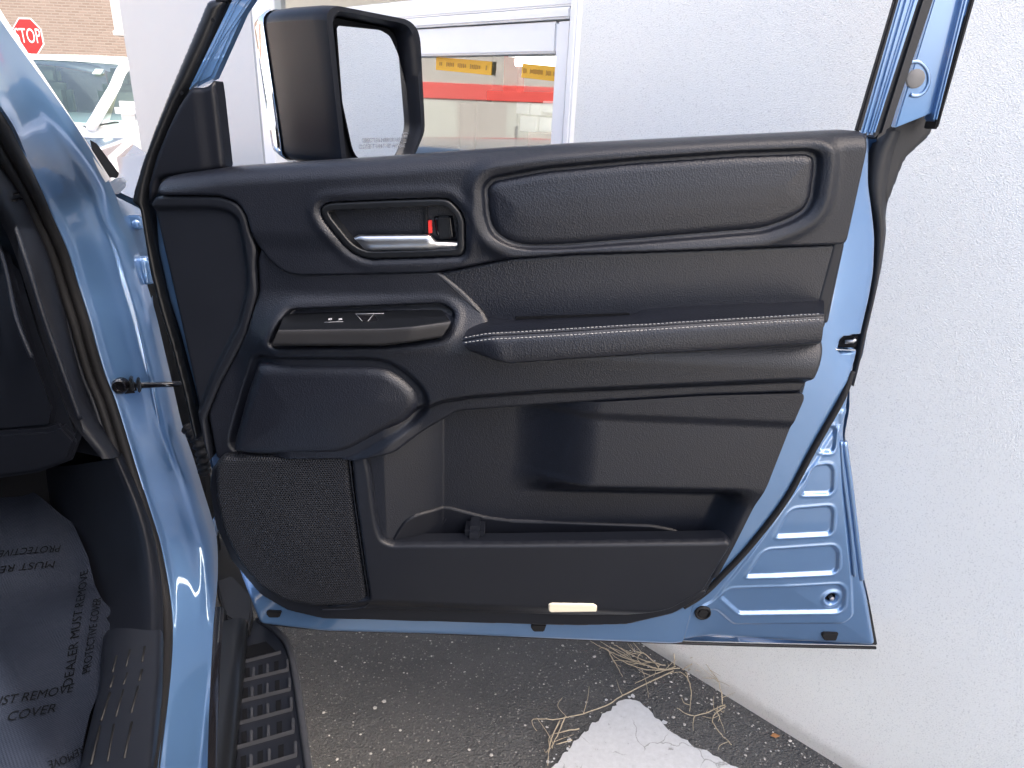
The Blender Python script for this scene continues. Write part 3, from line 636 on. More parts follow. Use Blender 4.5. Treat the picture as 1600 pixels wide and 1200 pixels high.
# kick panel down to the sill, smooth curve
k0 = resample(np.array(catmull(q3([(188, 712, 1.30), (213, 775, 1.265), (236, 840, 1.215), (250, 920, 1.13), (253, 1000, 1.02), (248, 1060, .93)]), 8)), 40)
k1 = resample(np.array(catmull(q3([(175, 716, 1.29), (200, 785, 1.26), (220, 850, 1.20), (232, 925, 1.11), (236, 1005, 1.0), (232, 1060, .925)]), 8)), 40)
k2 = resample(np.array(catmull(q3([(120, 726, 1.33), (135, 790, 1.31), (155, 860, 1.25), (176, 930, 1.14), (182, 1005, 1.01), (178, 1060, .93)]), 8)), 40)
k3 = resample(np.array(catmull(q3([(70, 735, 1.42), (85, 800, 1.40), (105, 860, 1.34), (140, 940, 1.18), (155, 1005, 1.03), (150, 1060, .935)]), 8)), 40)
loft('kick_panel', smooth_rows([k0+CF*.03, k0, k1-CF*.004, k2, k3, k3+np.array([0, 0, -.06])], 4), M['soft'], suv)
# scuff plate with pressed ribs
SZ_ = .565
s0 = [PZ(252, 985, SZ_), PZ(250, 1060, SZ_), PZ(238, 1200, SZ_), PZ(205, 1500, SZ_)]
s1 = [PZ(236, 985, SZ_+.008), PZ(234, 1060, SZ_+.008), PZ(222, 1200, SZ_+.008), PZ(180, 1500, SZ_+.008)]
s2 = [PZ(168, 985, SZ_+.004), PZ(163, 1060, SZ_+.004), PZ(130, 1200, SZ_+.004), PZ(40, 1500, SZ_+.004)]
s3 = [p+np.array([0, 0, -.07])-CU*.02 for p in s2]
sc = loft('scuff_plate', smooth_rows([[np.array(p)-np.array([0, 0, .03]) for p in s0], s0, s1, s2, s3], 4), M['plastic'], suv)
for (xa, xb, ya, yb) in [(176, 182, 1025, 1050), (197, 203, 1015, 1042), (222, 226, 1010, 1034), (172, 178, 1056, 1075), (193, 199, 1052, 1070), (217, 222, 1046, 1064), (158, 172, 1082, 1126), (181, 193, 1078, 1120), (205, 216, 1072, 1114), (142, 156, 1135, 1195), (168, 178, 1132, 1190), (194, 206, 1128, 1185), (128, 140, 1215, 1290), (150, 164, 1210, 1290), (182, 196, 1205, 1290)]:
    tube('rib', [PZ(xb, ya, SZ_+.010), PZ(xa, yb, SZ_+.010)], .0019, M['rubber'], sc, 6)
# dashboard end and lower dash
def dash_prism(name, pts, Y, th, m_, bev, parent=suv):
    return prism(name, [P(x, y, Y) for x, y in pts], -CF, th, m_, parent, bev)
dash = dash_prism('dashboard', [(-260, 180), (-20, 262), (16, 330), (40, 420), (68, 520), (100, 610), (128, 680), (112, 722), (60, 742), (-260, 790)], 1.25, .30, M['plastic'], .012)
dash_prism('glovebox_lid', [(-240, 300), (-16, 318), (14, 400), (34, 480), (54, 545), (78, 612), (88, 640), (82, 668), (-240, 700)], 1.235, .02, M['soft'], .010, dash)
dash_prism('dash_trim', [(-240, 690), (70, 672), (95, 664), (120, 690), (108, 722), (64, 738), (-240, 780)], 1.225, .03, M['soft'], .008, dash)
tube('trim_edge', catmull([P(-60, 200, 1.20), P(12, 330, 1.225), P(40, 405, 1.225), P(70, 500, 1.225), P(100, 585, 1.225), P(125, 655, 1.225)], 6), .005, M['grain'], dash, 8)
tube('trim_edge', catmull([P(-20, 330, 1.2), P(8, 420, 1.215), P(24, 495, 1.215), P(50, 560, 1.215)], 6), .004, M['grain'], dash, 8)
for k in range(6): box('vent_slat', P(-14+4*k, 262+10*k, 1.2), CU, CF, (0, 0, 1), .05, .03, .003, M['gloss'], dash, .001)
# cabin shell beyond the frame: floor, firewall, roof, far side, rear
def slab(name, u0, u1, v0, v1, z0, z1, m_, parent=suv, bev=.02): return box(name, cp((u0+u1)/2, (v0+v1)/2, (z0+z1)/2), CU, CF, (0, 0, 1), abs(u1-u0), abs(v1-v0), abs(z1-z0), m_, parent, bev)
FZ = .50
slab('cabin_floor', -1.8, -.09, -2.4, 1.75, FZ-.05, FZ, M['dark'])
slab('firewall', -1.8, -.14, 1.66, 1.72, FZ, 1.28, M['dark'])
slab('far_side', -1.9, -1.82, -2.5, 1.7, .45, 1.75, M['paint'])
slab('rear_wall', -1.85, -.1, -2.55, -2.45, .45, 1.8, M['paint'])
slab('rear_side', -.16, -.05, -2.5, -.45, .45, 1.75, M['paint'])
slab('roof', -1.78, -.16, -2.5, .45, 1.84, 1.90, M['paint'])
slab('roof_rail', -.24, -.13, -2.5, .5, 1.76, 1.835, M['paint'])  # unseen rail, added to shade the cabin and door trim
slab('gap_blocker', -.15, -.14, -2.3, -.5, 1.751, 1.759, M['dark'], suv, 0)  # unseen opaque strip, added to block light at the gap under the rail
# seat beside the camera, dark
st_ = slab('seat', -1.0, -.42, -.5, .25, .55, .85, M['soft'], suv, .06); slab('seat_back', -1.0, -.42, -.65, -.45, .8, 1.45, M['soft'], st_, .06)
for v_, u_ in ((2.45, -.14), (2.45, -1.78), (-1.7, -.14), (-1.7, -1.78)):
    sg = 1 if u_ > -1 else -1
    wh = disc('wheel', cp(u_-.1*sg, v_, .385), CU*sg, [(.05, -.1), (.36, -.1), (.385, -.06), (.385, .08), (.36, .11), (.24, .12)], M['rubber'], suv, 32)
    disc('rim', cp(u_-.1*sg, v_, .385)+CU*sg*.115, CU*sg, [(.235, 0), (.225, -.03), (.06, -.04), (.05, 0), (.001, .0)], M['greyplast'], wh, 32)
# windscreen
mk('windscreen', [cp(-1.7, 1.5, 1.3), cp(-.2, 1.5, 1.3), cp(-.30, .4, 1.86), cp(-1.6, .4, 1.86)], [(0, 1, 2, 3)], M['tint'], suv, False)
# moulding on the outer edge of the A pillar (sunlight put into its pale grey), cowl end cap, cowl panel
mo0 = resample(np.array(catmull(q3([(-162, -186, .73), (-76, -60, .89), (-8, 42, 1.015), (95, 184, 1.215), (161, 289, 1.395)]), 8)), 40)
mo1 = resample(np.array(catmull(q3([(-148, -200, .75), (-64, -84, .91), (-2, 24, 1.035), (105, 184, 1.24), (169, 282, 1.41)]), 8)), 40)
M['moulding'] = mat('sunlit_moulding', (.55, .55, .57), .35, var=(20, .06))
loft('windscreen_moulding', [mo0+CF*.02, mo0, (mo0+mo1)/2-CF*.004, mo1, mo1+CF*.03], M['moulding'], suv)
prism('cowl_panel', q3([(140, 218, 1.50), (150, 224, 1.55), (186, 272, 1.6), (182, 279, 1.58), (160, 276, 1.5), (145, 242, 1.46)]), -CF, .008, M['dark'], suv, .002)
prism('cowl_end_cap', q3([(161, 291, 1.46), (184, 277, 1.52), (198, 290, 1.52), (179, 309, 1.46), (164, 302, 1.45)]), -CF, .05, M['satin'], suv, .006)
# bonnet and fender
H = {k: P(*v) for k, v in dict(a=(122, 214, 3.05), b=(196, 216, 2.95), c=(233, 243, 2.62), d=(226, 318, 1.74), e=(168, 292, 1.58)).items()}
zc = H['a'][2]
far = [cp(-1.75, 3.3, 1.22), cp(-1.65, 3.2, zc-.02), cp(-1.0, 3.2, zc+.0)]
hb = [cp(-1.8, 1.62, 1.26), cp(-1.65, 1.60, 1.31), cp(-1.0, 1.58, 1.34)]
row_back = hb+[H['e']+np.array([0, 0, .0]), (H['e']+H['d'])/2+np.array([0, 0, .0]), H['d']]
row_mid = [p*.5+q*.5+np.array([0, 0, .01]) for p, q in zip(hb, far)]+[(H['e']+H['a'])/2+np.array([0, 0, .004]), (H['e']+H['b'])/2*.5+(H['d']+H['b'])/2*.5, (H['d']+H['c'])/2]
row_front = far+[H['a'], H['b'], H['c']]
row_nose = [p+CF*.12-np.array([0, 0, .10]) for p in row_front]
row_low = [p+CF*.16-np.array([0, 0, .5]) for p in row_front]
loft('bonnet', [row_back, row_mid, row_front, row_nose, row_low], M['paint'], suv, auto=40)
fe = [H['d'], (H['d']+H['c'])/2, H['c'], H['c']+CF*.12-np.array([0, 0, .1])]
loft('fender', [[p for p in fe], [p+CU*.05-np.array([0, 0, .03]) for p in fe], [p+CU*.07-np.array([0, 0, .25]) for p in fe], [p+CU*.06-np.array([0, 0, .7]) for p in fe]], M['paint'], suv)
prism('fender_jamb', q3([(163, 300, 1.50), (222, 329, 1.66), (240, 420, 1.66), (262, 560, 1.62), (235, 500, 1.50), (200, 390, 1.50)]), -CF, .02, M['paint'], suv, .003)
prism('hinge_recess', q3([(196, 372, 1.56), (240, 372, 1.72), (300, 560, 1.72), (345, 860, 1.5), (330, 860, 1.40), (290, 740, 1.50), (250, 560, 1.52), (226, 460, 1.52)]), -CF, .02, M['dark'], suv)
# hinges (painted) and fixing bracket
for (x, y, s) in ((231, 418, 1.0), (330, 818, .9)):
    hg = disc('hinge', P(x, y+24*s, 1.50), (0, 0, 1), [(.001, 0), (.014*s, 0), (.018*s, .006), (.018*s, .05*s), (.014*s, .058*s), (.001, .06*s)], M['paint'], suv, 18, (1, 0, 0))
    box('hinge_leaf', P(x-3, y+4, 1.515), CU, CF, (0, 0, 1), .05, .02, .05*s, M['paint'], hg, .006)
br = box('bracket', P(211, 347, 1.58), CU, CF, (0, 0, 1), .030, .012, .032, M['paint'], suv, .003)
disc('bolt', P(213, 349, 1.565), -CF, [(.009, 0), (.009, .006), (.006, .008), (.001, .008)], M['paint'], br, 6)
# check strap
cs = tube('check_strap', [P(196, 603, 1.375), P(222, 602, 1.385), P(252, 601, 1.395), P(292, 600, 1.41)], [.006, .007, .0062, .0062], M['gloss'], suv, 8)
disc('strap_pivot', P(188, 603, 1.365)-np.array([0, 0, .0]), tow, [(.017, -.01), (.017, .006), (.013, .011), (.010, .011), (.008, .006), (.001, .006)], M['gloss'], cs, 20)
box('strap_bracket', P(196, 605, 1.375), CU, CF, (0, 0, 1), .042, .012, .030, M['gloss'], cs, .005)
for dx in (10, 21): box('strap_clip', P(196+dx, 597+dx*.2, 1.37), CU, CF, (0, 0, 1), .006, .02, .03, M['semi'], cs, .002)
# wiring boot
bp_ = resample(np.array(catmull([P(292, 668, 1.44), P(306, 685, 1.42), P(316, 712, 1.41), P(320, 740, 1.42)], 8)), 45)
tube('wiring_boot', bp_, [.0125+.0032*math.sin(k*1.1) for k in range(45)], M['rubber'], suv, 12)
# painted end of lower hinge pillar seen beside the grille
# ---- rocker cover and running board
rk0 = [PZ(334, 930, .50), PZ(327, 1010, .50), PZ(318, 1200, .50), PZ(305, 1500, .50)]
rk = [[p+CU*a+np.array([0, 0, b]) for p in rk0] for a, b in ((-.01, -.03), (.012, -.035), (.022, -.06), (.022, -.14), (-.02, -.2))]
loft('rocker_cover', smooth_rows(rk, 4), M['gloss'], suv)
BZ = .42
lip0 = [PZ(388, 975, BZ+.02), PZ(383, 1040, BZ+.02), PZ(367, 1200, BZ+.02), PZ(340, 1460, BZ+.02)]
cv = [[p+CU*a+np.array([0, 0, b]) for p in lip0] for a, b in ((-.055, .02), (-.02, .022), (-.004, .014), (.0, -.002))]
loft('board_cover', smooth_rows(cv, 4), M['semi'], suv)
prism('fender_liner', [PZ(336, 908, .46), PZ(362, 898, .46), PZ(392, 930, .45), PZ(394, 955, .445), PZ(388, 985, .44), PZ(352, 962, .45)], (0, 0, 1), .05, M['greyplast'], suv, .004)
prism('arch_liner', [P(334, 850, 1.55), P(362, 850, 1.6), P(400, 940, 1.6), P(352, 960, 1.5), P(334, 915, 1.45)], -CF, .03, M['greyplast'], suv, .004)
rb_pts = [PZ(384, 968, BZ), PZ(404, 966, BZ), PZ(434, 986, BZ), PZ(456, 1024, BZ), PZ(482, 1200, BZ), PZ(520, 1460, BZ), PZ(330, 1460, BZ), PZ(363, 1200, BZ)]
M['treadlip'] = mat('lit_lip_rim_plastic', (.03, .032, .038), .5, spec=.35, var=(60, .25))  # paler grey: light on the tread lips put into the colour; rim shares it
rbd = prism('running_board', rb_pts, (0, 0, 1), .045, M['plastic'], suv, .006)
# tread bays: shade of the hollows painted as flat dark cells; cross bars raised
def onb(px, py, h=.004): return PZ(px, py, BZ+h)
TL = [(380, 1035), (376, 1065), (372, 1098), (370, 1132), (368, 1170), (366, 1210), (364, 1253), (362, 1300)]
TR = [(439, 1020), (451, 1047), (454, 1078), (457, 1109), (460, 1144), (464, 1181), (468, 1221), (472, 1265)]
for i in range(8):
    pitch = (TL[i][1]-TL[i-1][1]) if i else 28
    def tp(t, u, h): return onb(TL[i][0]+(TR[i][0]-TL[i][0])*t, TL[i][1]+(TR[i][1]-TL[i][1])*t-u*pitch, h)
    prism('tread_lip', [tp(0, 0, .003), tp(1, 0, .003), tp(1, .13, .009), tp(0, .13, .009)], (0, 0, 1), .004, M['treadlip'], rbd, .0008)
    if i == 0:
        prism('tread_bay_shade', [tp(.05, .2, .002), tp(.85, .2, .002), tp(.6, .85, .002), tp(.1, .85, .002)], (0, 0, 1), .001, M['dark'], rbd); continue
    for t0 in (.10, .37, .70): prism('tread_bay_shade', [tp(t0, .14, .002), tp(t0+.09, .14, .002), tp(t0+.09, .62, .002), tp(t0, .62, .002)], (0, 0, 1), .001, M['dark'], rbd)
    for t0 in (.24, .53, .95): prism('tread_block', [tp(t0, .12, .008), tp(t0+.05, .12, .008), tp(t0+.05, .62, .008), tp(t0, .62, .008)], (0, 0, 1), .007, M['treadlip'], rbd, .001)
# raised rim along the outer edge
tube('board_rim', catmull([onb(404, 967, .002), onb(433, 987, .002), onb(456, 1026, .002), onb(482, 1200, .002), onb(515, 1430, .002)], 6), .007, M['treadlip'], rbd, 8)

# ------------------------------------------------------------------ door: painted shell
OUT = [(236, 318), (262, 280), (350, 262), (600, 250), (900, 232), (1340, 206), (1357, 206, -.035), (1357, 226, -.035), (1356, 287, -.035), (1363, 340, -.035), (1366, 372, -.035), (1364, 425, -.035), (1356, 471, -.035), (1345, 521, -.035), (1339, 548, -.035), (1335, 578, -.035), (1331, 600, -.035), (1327, 620, -.035), (1319, 680, -.035), (1328, 743, -.035), (1347, 897, -.035), (1356, 933, -.035), (1369, 1011, -.035), (1080, 1003, -.02), (700, 987, -.02), (510, 982, -.02), (408, 970, -.02), (384, 922, -.01), (352, 850), (334, 760), (318, 690), (296, 600), (276, 525), (258, 470), (240, 390)]
outl = fillet(azl(OUT, 0), .012, 4)
SEAL = [(1400, 480), (1363, 470), (1340, 560), (1317, 622), (1296, 660), (1267, 709), (1227, 782), (1173, 852), (1127, 901), (1080, 938), (1040, 1100), (1500, 1100), (1500, 480)]
seal_poly = azl(SEAL, -.025)
EMB = [[(1274, 703), (1285, 676), (1293, 664), (1302, 663), (1306, 670), (1303, 697), (1298, 705)],
       [(1246, 767), (1262, 729), (1270, 722), (1294, 721), (1301, 730), (1300, 762), (1294, 769)],
       [(1205, 831), (1224, 796), (1234, 787), (1295, 786), (1301, 795), (1299, 826), (1293, 832)],
       [(1159, 892), (1184, 856), (1194, 849), (1300, 848), (1309, 858), (1308, 886), (1300, 893)],
       [(1120, 922), (1136, 909), (1310, 909), (1319, 918), (1318, 945), (1309, 953), (1152, 953)]]
EMBP = [fillet(azl(e, -.038), .008, 4) for e in EMB]
BIG = fillet(azl([(1082, 942), (1110, 930), (1150, 880), (1330, 640), (1312, 640), (1316, 760), (1330, 900), (1332, 962), (1318, 972), (1145, 972), (1118, 945)], -.035), .01, 4)
NOTCH = fillet(azl([(1303, 527), (1308, 521), (1352, 519), (1346, 546), (1306, 546), (1302, 540)], -.04), .003, 3)
HOLE = az(1297, 932, -.04)
TRIMIN = azl([(262, 300), (800, 250), (1330, 225), (1290, 470), (1240, 610), (1180, 755), (1130, 850), (1085, 925), (1000, 955), (500, 945), (420, 915), (365, 850), (345, 740), (310, 600)], .0)
aw0, aw1 = az(1060, 900, 0)[0], az(1150, 900, 0)[0]
def shell_d(A, Z, s):
    A = np.asarray(A, float); Z = np.asarray(Z, float)
    out = sst(-.003, .003, sdp(seal_poly, A, Z))
    tin = sdp(TRIMIN, A, Z); so = np.maximum(sdp(outl, A, Z), 0) if s is None else s
    dt = np.maximum(-tin, 0); t = dt/(dt+so+1e-6); wr = sst(aw0, aw1, A)
    d = -.004 - .008*out - .026*wr*t**1.15
    d = d - .016*(1-rnd(so, .014))*(1-wr*.7)
    for e in EMBP:
        q = sdp(e, A, Z); d = d - .0055*sst(0, .0045, q) + .0012*np.exp(-((q+.002)/.003)**2)
    q = sdp(BIG, A, Z); d = d + .003*sst(-.003, .003, q)
    d = d - .03*sst(-.0012, .0012, sdp(NOTCH, A, Z))
    r = np.hypot(A-HOLE[0], Z-HOLE[1]); d = d + .003*np.exp(-((r-.017)/.004)**2) - .014*sst(.013, .011, r)
    d = d - .05*sst(.004, .010, tin)
    return d
def shell_at(px, py, off=0.0):
    d = -.02
    for _ in range(5):
        a_, z_ = az(px, py, d+off); d = float(shell_d(np.array([a_]), np.array([z_]), None)[0])
    return dpt(a_, z_, d+off)
door = relief('door', outl, shell_d, RES, M['paint'], suv, .02)
door['label'] = 'open blue front passenger door with black trim'
# outer skin and its folded rim
SK = [(246, 330), (262, 282), (350, 264), (900, 236), (1340, 210), (1372, 212), (1384, 300), (1376, 420), (1350, 560), (1330, 600), (1330, 640), (1322, 682), (1331, 743), (1350, 897), (1360, 940), (1371, 1012), (1080, 1005), (700, 989), (408, 973), (386, 925), (354, 850), (300, 610)]
skin_o = fillet(azl(SK, -.065), .01, 4)
relief('outer_skin', skin_o, lambda A, Z, s: -.072-.07*rnd(s, .10), .006, M['paint'], door, .012)
fl = [dp(1319, 690, -.040), dp(1327, 745, -.040), dp(1336, 820, -.040), dp(1343, 880, -.040), dp(1346, 905, -.040)]
tube('hem_flange', catmull(fl, 6), .0055, M['paint'], door, 8)
fl = [dp(1314, 690, -.034), dp(1318, 745, -.034), dp(1329, 830, -.034), dp(1335, 900, -.034)]
tube('hem_flange', catmull(fl, 6), .003, M['paint'], door, 8)
# bottom black edge and corner rubber
tube('bottom_seal', catmull([dp(408, 972, -.024), dp(510, 983, -.024), dp(700, 989, -.024), dp(1080, 1005, -.026), dp(1368, 1012, -.05)], 8), .0035, M['rubber'], door, 8)
prism('corner_rubber', [dp(1354, 938, -.05), dp(1360, 945, -.055), dp(1372, 1010, -.055), dp(1359, 1008, -.05), dp(1357, 975, -.05)], EN, .03, M['rubber'], door, .003)
# inner weatherstrip running round the latch side
seal_pts = [(1068, 948), (1100, 927), (1127, 901), (1173, 852), (1227, 782), (1267, 709), (1296, 658), (1317, 620), (1332, 580)]
tube('door_seal', catmull([shell_at(x, y, .003) for x, y in seal_pts], 8), .0062, M['rubber'], door, 10)
# plugs, drain hole, rubber stops
def plug(px, py, r, d, m_, name='plug'): return disc(name, shell_at(px, py, .004), EN, [(r, -.008), (r, .003), (r*.82, .0045), (r*.72, .001), (r*.55, .001), (r*.5, .003), (.001, .003)], m_, door, 28)
plug(1098, 957, .0165, -.02, M['rubber'])
disc('drain_hole', shell_at(1297, 932, .005), EN, [(.0105, -.006), (.0105, .0), (.009, .0015), (.0075, -.002), (.0005, -.004)], M['dark'], door, 24)
disc('drain_pin', shell_at(1299, 934, .006), EN, [(.0045, -.004), (.0045, .004), (.003, .005), (.0005, .005)], M['galv'], door, 14)
for (x0, y0, x1, y1) in ((415, 955, 440, 966), (829, 976, 854, 988), (1284, 989, 1311, 1002)):
    d_ = .001 if x0 < 1200 else -.03
    prism('rubber_stop', [dp(x0+2, y0, d_), dp(x1, y0+1, d_), dp(x1-4, y1, d_), dp(x0+5, y1, d_), dp(x0, y0+5, d_)], EN, .02, M['rubber'], door, .002)
# latch in its notch
lt = prism('latch', [dp(1306, 526, -.030), dp(1342, 525, -.030), dp(1338, 544, -.030), dp(1308, 543, -.030)], EN, .02, M['dark'], door, .002)
tube('latch_claw', [dp(1320, 534, -.026), dp(1333, 533, -.026), dp(1337, 530, -.026)], .0035, M['steel'], door, 8)
tube('latch_rim', [dp(1304, 523, -.018), dp(1303, 540, -.018), dp(1306, 546, -.018), dp(1336, 547, -.026)], .0016, M['chrome'], door, 6)
# ---- black edge strip beside the latch flank and the B-pillar cover
ep0 = [(1384, 205), (1366, 240), (1360, 290), (1368, 345), (1369, 378), (1366, 425), (1358, 472), (1346, 522), (1339, 560), (1330, 600)]
ep1 = [(1412, 205), (1400, 250), (1390, 300), (1384, 335), (1384, 366), (1377, 418), (1366, 470), (1353, 525), (1344, 560), (1332, 603)]
e0 = np.array(catmull([dp(x, y, -.062) for x, y in ep0], 6)); e1 = np.array(catmull([dp(x, y, -.070) for x, y in ep1], 6))
loft('edge_strip', [e0-EN*.02, e0, e0*.75+e1*.25+EN*.008, e0*.5+e1*.5+EN*.008, e0*.2+e1*.8+EN*.002, e1, e1-EN*.03], M['greyplast'], door)
relief('pillar_cover', fillet(azl([(1400, 163), (1408, 160), (1462, 168), (1460, 202), (1450, 218), (1416, 248), (1396, 300), (1384, 332), (1372, 300), (1378, 240)], -.07), .012, 5), lambda A, Z, s: -.078+.012*rnd(s, .012), .003, M['greyplast'], door, .03)
# ---- window frame, latch side (bars leaning up out of frame)
def fbar(name, pts0, d0, d1, m_, bev=.003, parent=None): return prism(name, [dp(x, y, d0) for x, y in pts0], EN, d0-d1, m_, parent or door, bev)
TOPY = -330
def up(x0, y0, x1, y1, ty=TOPY): return (x1+(x1-x0)*(ty-y1)/(y1-y0), ty)
def slanted(name, l0, l1, r0, r1, d0, d1, m_, bev=.002):
    return fbar(name, [r0, l0, up(*l0, *l1), up(*r0, *r1)], d0, d1, m_, bev)
slanted('glass_run', (1338, 206), (1399, 0), (1345, 206), (1405, 0), .014, .004, M['rubber'])
slanted('window_frame', (1345, 212), (1405, 0), (1352, 212), (1412, 0), .012, .003, M['paint'], .003)
slanted('window_frame', (1352, 212), (1412, 0), (1363, 210), (1428, 0), .005, -.004, M['paint'], .004)
slanted('window_frame', (1361, 212), (1426, 0), (1368, 210), (1436, 0), .010, -.004, M['paint'], .003)
slanted('frame_seal', (1367, 222), (1436, 0), (1392, 205), (1461, 0), .008, -.035, M['greyplast'], .006)
slanted('frame_flange', (1398, 200), (1459, 0), (1461, 175), (1508, 0), -.03, -.045, M['paint'], .002)
slanted('window_frame', (1459, 190), (1506, 0), (1465, 190), (1513, 0), -.018, -.05, M['paint'], .003)
slanted('window_frame', (1464, 196), (1512, 0), (1468, 194), (1518, 0), -.024, -.05, M['paint'], .003)
slanted('frame_edge', (1461, 203), (1517, 0), (1467, 200), (1524, 0), -.02, -.055, M['rubber'], .002)
disc('frame_plug', dp(1430, 123, -.029), EN, [(.0135, -.002), (.0135, .002), (.012, .003), (.001, .003)], M['plug'], door, 26)
ring = [dp(1430+ (21*math.cos(a)), 123+27*math.sin(a), -.0305) for a in np.linspace(-2.0, 2.0, 22)]
tube('pressed_ring', ring, .0032, M['paint'], door, 8)
# ---- window frame, hinge side
fbar('window_frame', [(297, 141), (392, 0), (620, -330), (598, -330), (372, 0), (292, 124)][::-1], .0, -.025, M['paint'], .003)
fbar('window_frame', [(303, 138), (333, 122), (388, 0), (566, TOPY), (540, TOPY), (360, 0)], -.004, -.03, M['paint'], .004)
fbar('window_frame', [(293, 142), (308, 126), (372, 0), (547, TOPY), (540, TOPY), (362, 0)], .006, -.03, M['paint'], .003)
fbar('frame_seal', [(327, 0), (358, 0), (540, TOPY), (505, TOPY)], .016, -.03, M['rubber'], .006)
FS = [(358, 0), (330, 68), (300, 132), (282, 163), (264, 205), (247, 247), (236, 290), (232, 318), (236, 345), (246, 400), (262, 470), (279, 530), (300, 610), (316, 680), (306, 690), (290, 615), (270, 540), (254, 490), (236, 420), (225, 352), (221, 325), (208, 316), (212, 296), (226, 250), (244, 200), (270, 135), (300, 65), (327, 0)]
relief('frame_seal', fillet(azl(FS, .0), .006, 3), lambda A, Z, s: .0+.014*rnd(s, .012), .0028, M['semi'], door, .025)  # black seal; its lower end is drawn on as the shade of the gap
for (x, y) in ((333, 32), (284, 145)): disc('clip_hole', dp(x, y, .0145), EN, [(.0028, 0), (.0028, .0006), (.0005, .0006)], M['dark'], door, 10)
fbar('window_frame', [(505, TOPY), (1560, TOPY), (1575, TOPY-70), (540, TOPY-70)], .0, -.04, M['paint'], .005)
# sail panel
SP = [(297, 141), (302, 137), (318, 137), (327, 133), (334, 123), (338, 150), (351, 264), (262, 276), (250, 282), (246, 305), (234, 318), (233, 290), (245, 246), (262, 204), (280, 166)]
relief('sail_panel', fillet(azl(SP, .012), .006, 4), lambda A, Z, s: .012+.007*rnd(s, .008)-.004*sst(az(322, 200, 0)[0]-.010, az(322, 200, 0)[0]+.012, A-.06*(Z-1.3)*0), .0022, M['soft'], door, .03)

# ------------------------------------------------------------------ door: black trim
UP = [(246, 304), (249, 283), (263, 275), (350, 263), (600, 247), (800, 232), (900, 226), (1130, 214), (1338, 204), (1357, 207), (1352, 240), (1321, 381), (1180, 386), (1050, 391), (900, 396), (800, 403), (720, 419), (670, 427), (470, 431), (447, 428), (426, 414), (403, 386), (393, 362), (386, 334), (371, 314), (343, 305)]
PAD = [(757, 292), (770, 279), (850, 264), (1000, 250), (1150, 240), (1262, 236), (1277, 242), (1278, 262), (1271, 312), (1260, 331), (1235, 346), (1192, 361), (1000, 377), (885, 386), (822, 387), (792, 380), (769, 364), (760, 338)]
HB = [(499, 330), (503, 320), (515, 315), (600, 311), (690, 308), (704, 311), (722, 330), (728, 346), (728, 390), (722, 401), (650, 404), (578, 406), (558, 400), (540, 388), (506, 346)]
upp = fillet(azl(UP, .045), .010, 4); padp = fillet(azl(PAD, .045), .014, 5); hbp = fillet(azl(HB, .045), .009, 5)
ztop = az(800, 232, .04)[1]
UPTOP = azl([(100, 283), (263, 273), (350, 261), (600, 245), (800, 230), (900, 224), (1130, 212), (1338, 202), (1500, 196)], .045)
def topdist(A, Z): 
    xs = np.array([p[0] for p in UPTOP]); ys = np.array([p[1] for p in UPTOP]); return np.interp(A, xs, ys)-Z
def upper_d(A, Z, s):
    t = topdist(A, Z)
    d = .047 + .003*rnd(s, .0035)
    d = d - .042*(1-rnd(np.maximum(t, 0), .03))              # the ledge rolls back at the sill
    q = sdp(padp, A, Z)
    d = d + .0055*np.exp(-((q+.017)/.011)**2) - .009*sst(-.005, .0, q)
    # shallow shoulder following the pad towards the left
    h = sdp(hbp, A, Z); d = d - .002*np.exp(-((h+.001)/.004)**2) + .0022*np.exp(-((h+.010)/.008)**2) - .025*sst(.0, .003, h)
    zb = az(700, 400, .045)[1]
    d = d - .006*sst(.03, -.005, Z-zb-.0)
    return d
ct_root = None
# centre trim (the large moulded body) is the part the other pieces sit on
CT = [(403, 387), (426, 415), (447, 429), (470, 432), (670, 428), (684, 429), (720, 458), (756, 492), (766, 510), (800, 520), (1284, 500), (1283, 543), (1266, 584), (1252, 612), (1100, 617), (850, 632), (715, 642), (680, 662), (620, 700), (552, 714), (400, 715), (332, 726), (318, 655), (340, 600), (384, 520), (399, 460), (396, 410)]
SPK = [(403, 565), (415, 562), (580, 563), (608, 567), (635, 584), (655, 604), (661, 620), (658, 636), (640, 656), (606, 676), (552, 706), (530, 712), (400, 712), (362, 706), (364, 690), (386, 612)]
SWB = [(446, 490), (680, 483), (692, 485), (709, 497), (699, 523), (690, 528), (640, 536), (600, 540), (430, 542), (421, 537), (430, 512)]
spp = fillet(azl(SPK, .055), .012, 5); swp = fillet(azl(SWB, .07), .008, 4); ctp = fillet(azl(CT, .055), .008, 4)
zA = az(800, 560, .07)[1]; zB = az(800, 630, .07)[1]; aL = az(400, 560, .05)[0]; aR = az(640, 560, .05)[0]
LIPL = azl([(640, 648), (690, 630), (740, 622), (850, 614), (1050, 605), (1250, 596)], .08)
def ct_d(A, Z, s):
    band = sst(az(640, 480, .05)[1]+.02, az(640, 545, .05)[1], Z)          # comes out below the switch shelf
    left = sst(aL-.05, aL+.05, A)
    d = .034 + .040*band*left + .003*rnd(s, .006)
    xs = np.array([p[0] for p in LIPL]); ys = np.array([p[1] for p in LIPL]); t = Z-np.interp(A, xs, ys)
    und = sst(.006, -.012, t)*sst(xs[0]-.05, xs[0]+.02, A)
    d = d - .020*und
    q = sdp(spp, A, Z); d = d - .012*sst(-.016, -.002, q)
    q = sdp(swp, A, Z); d = d + .0025*np.exp(-((q+.009)/.008)**2) - .02*sst(-.002, .003, q)
    return d
trim = relief('door_trim', ctp, ct_d, RES, M['grain'], suv, .03)
trim['label'] = 'black moulded trim panel of the open door'
relief('upper_trim', upp, upper_d, RES, M['grain'], trim, .03)
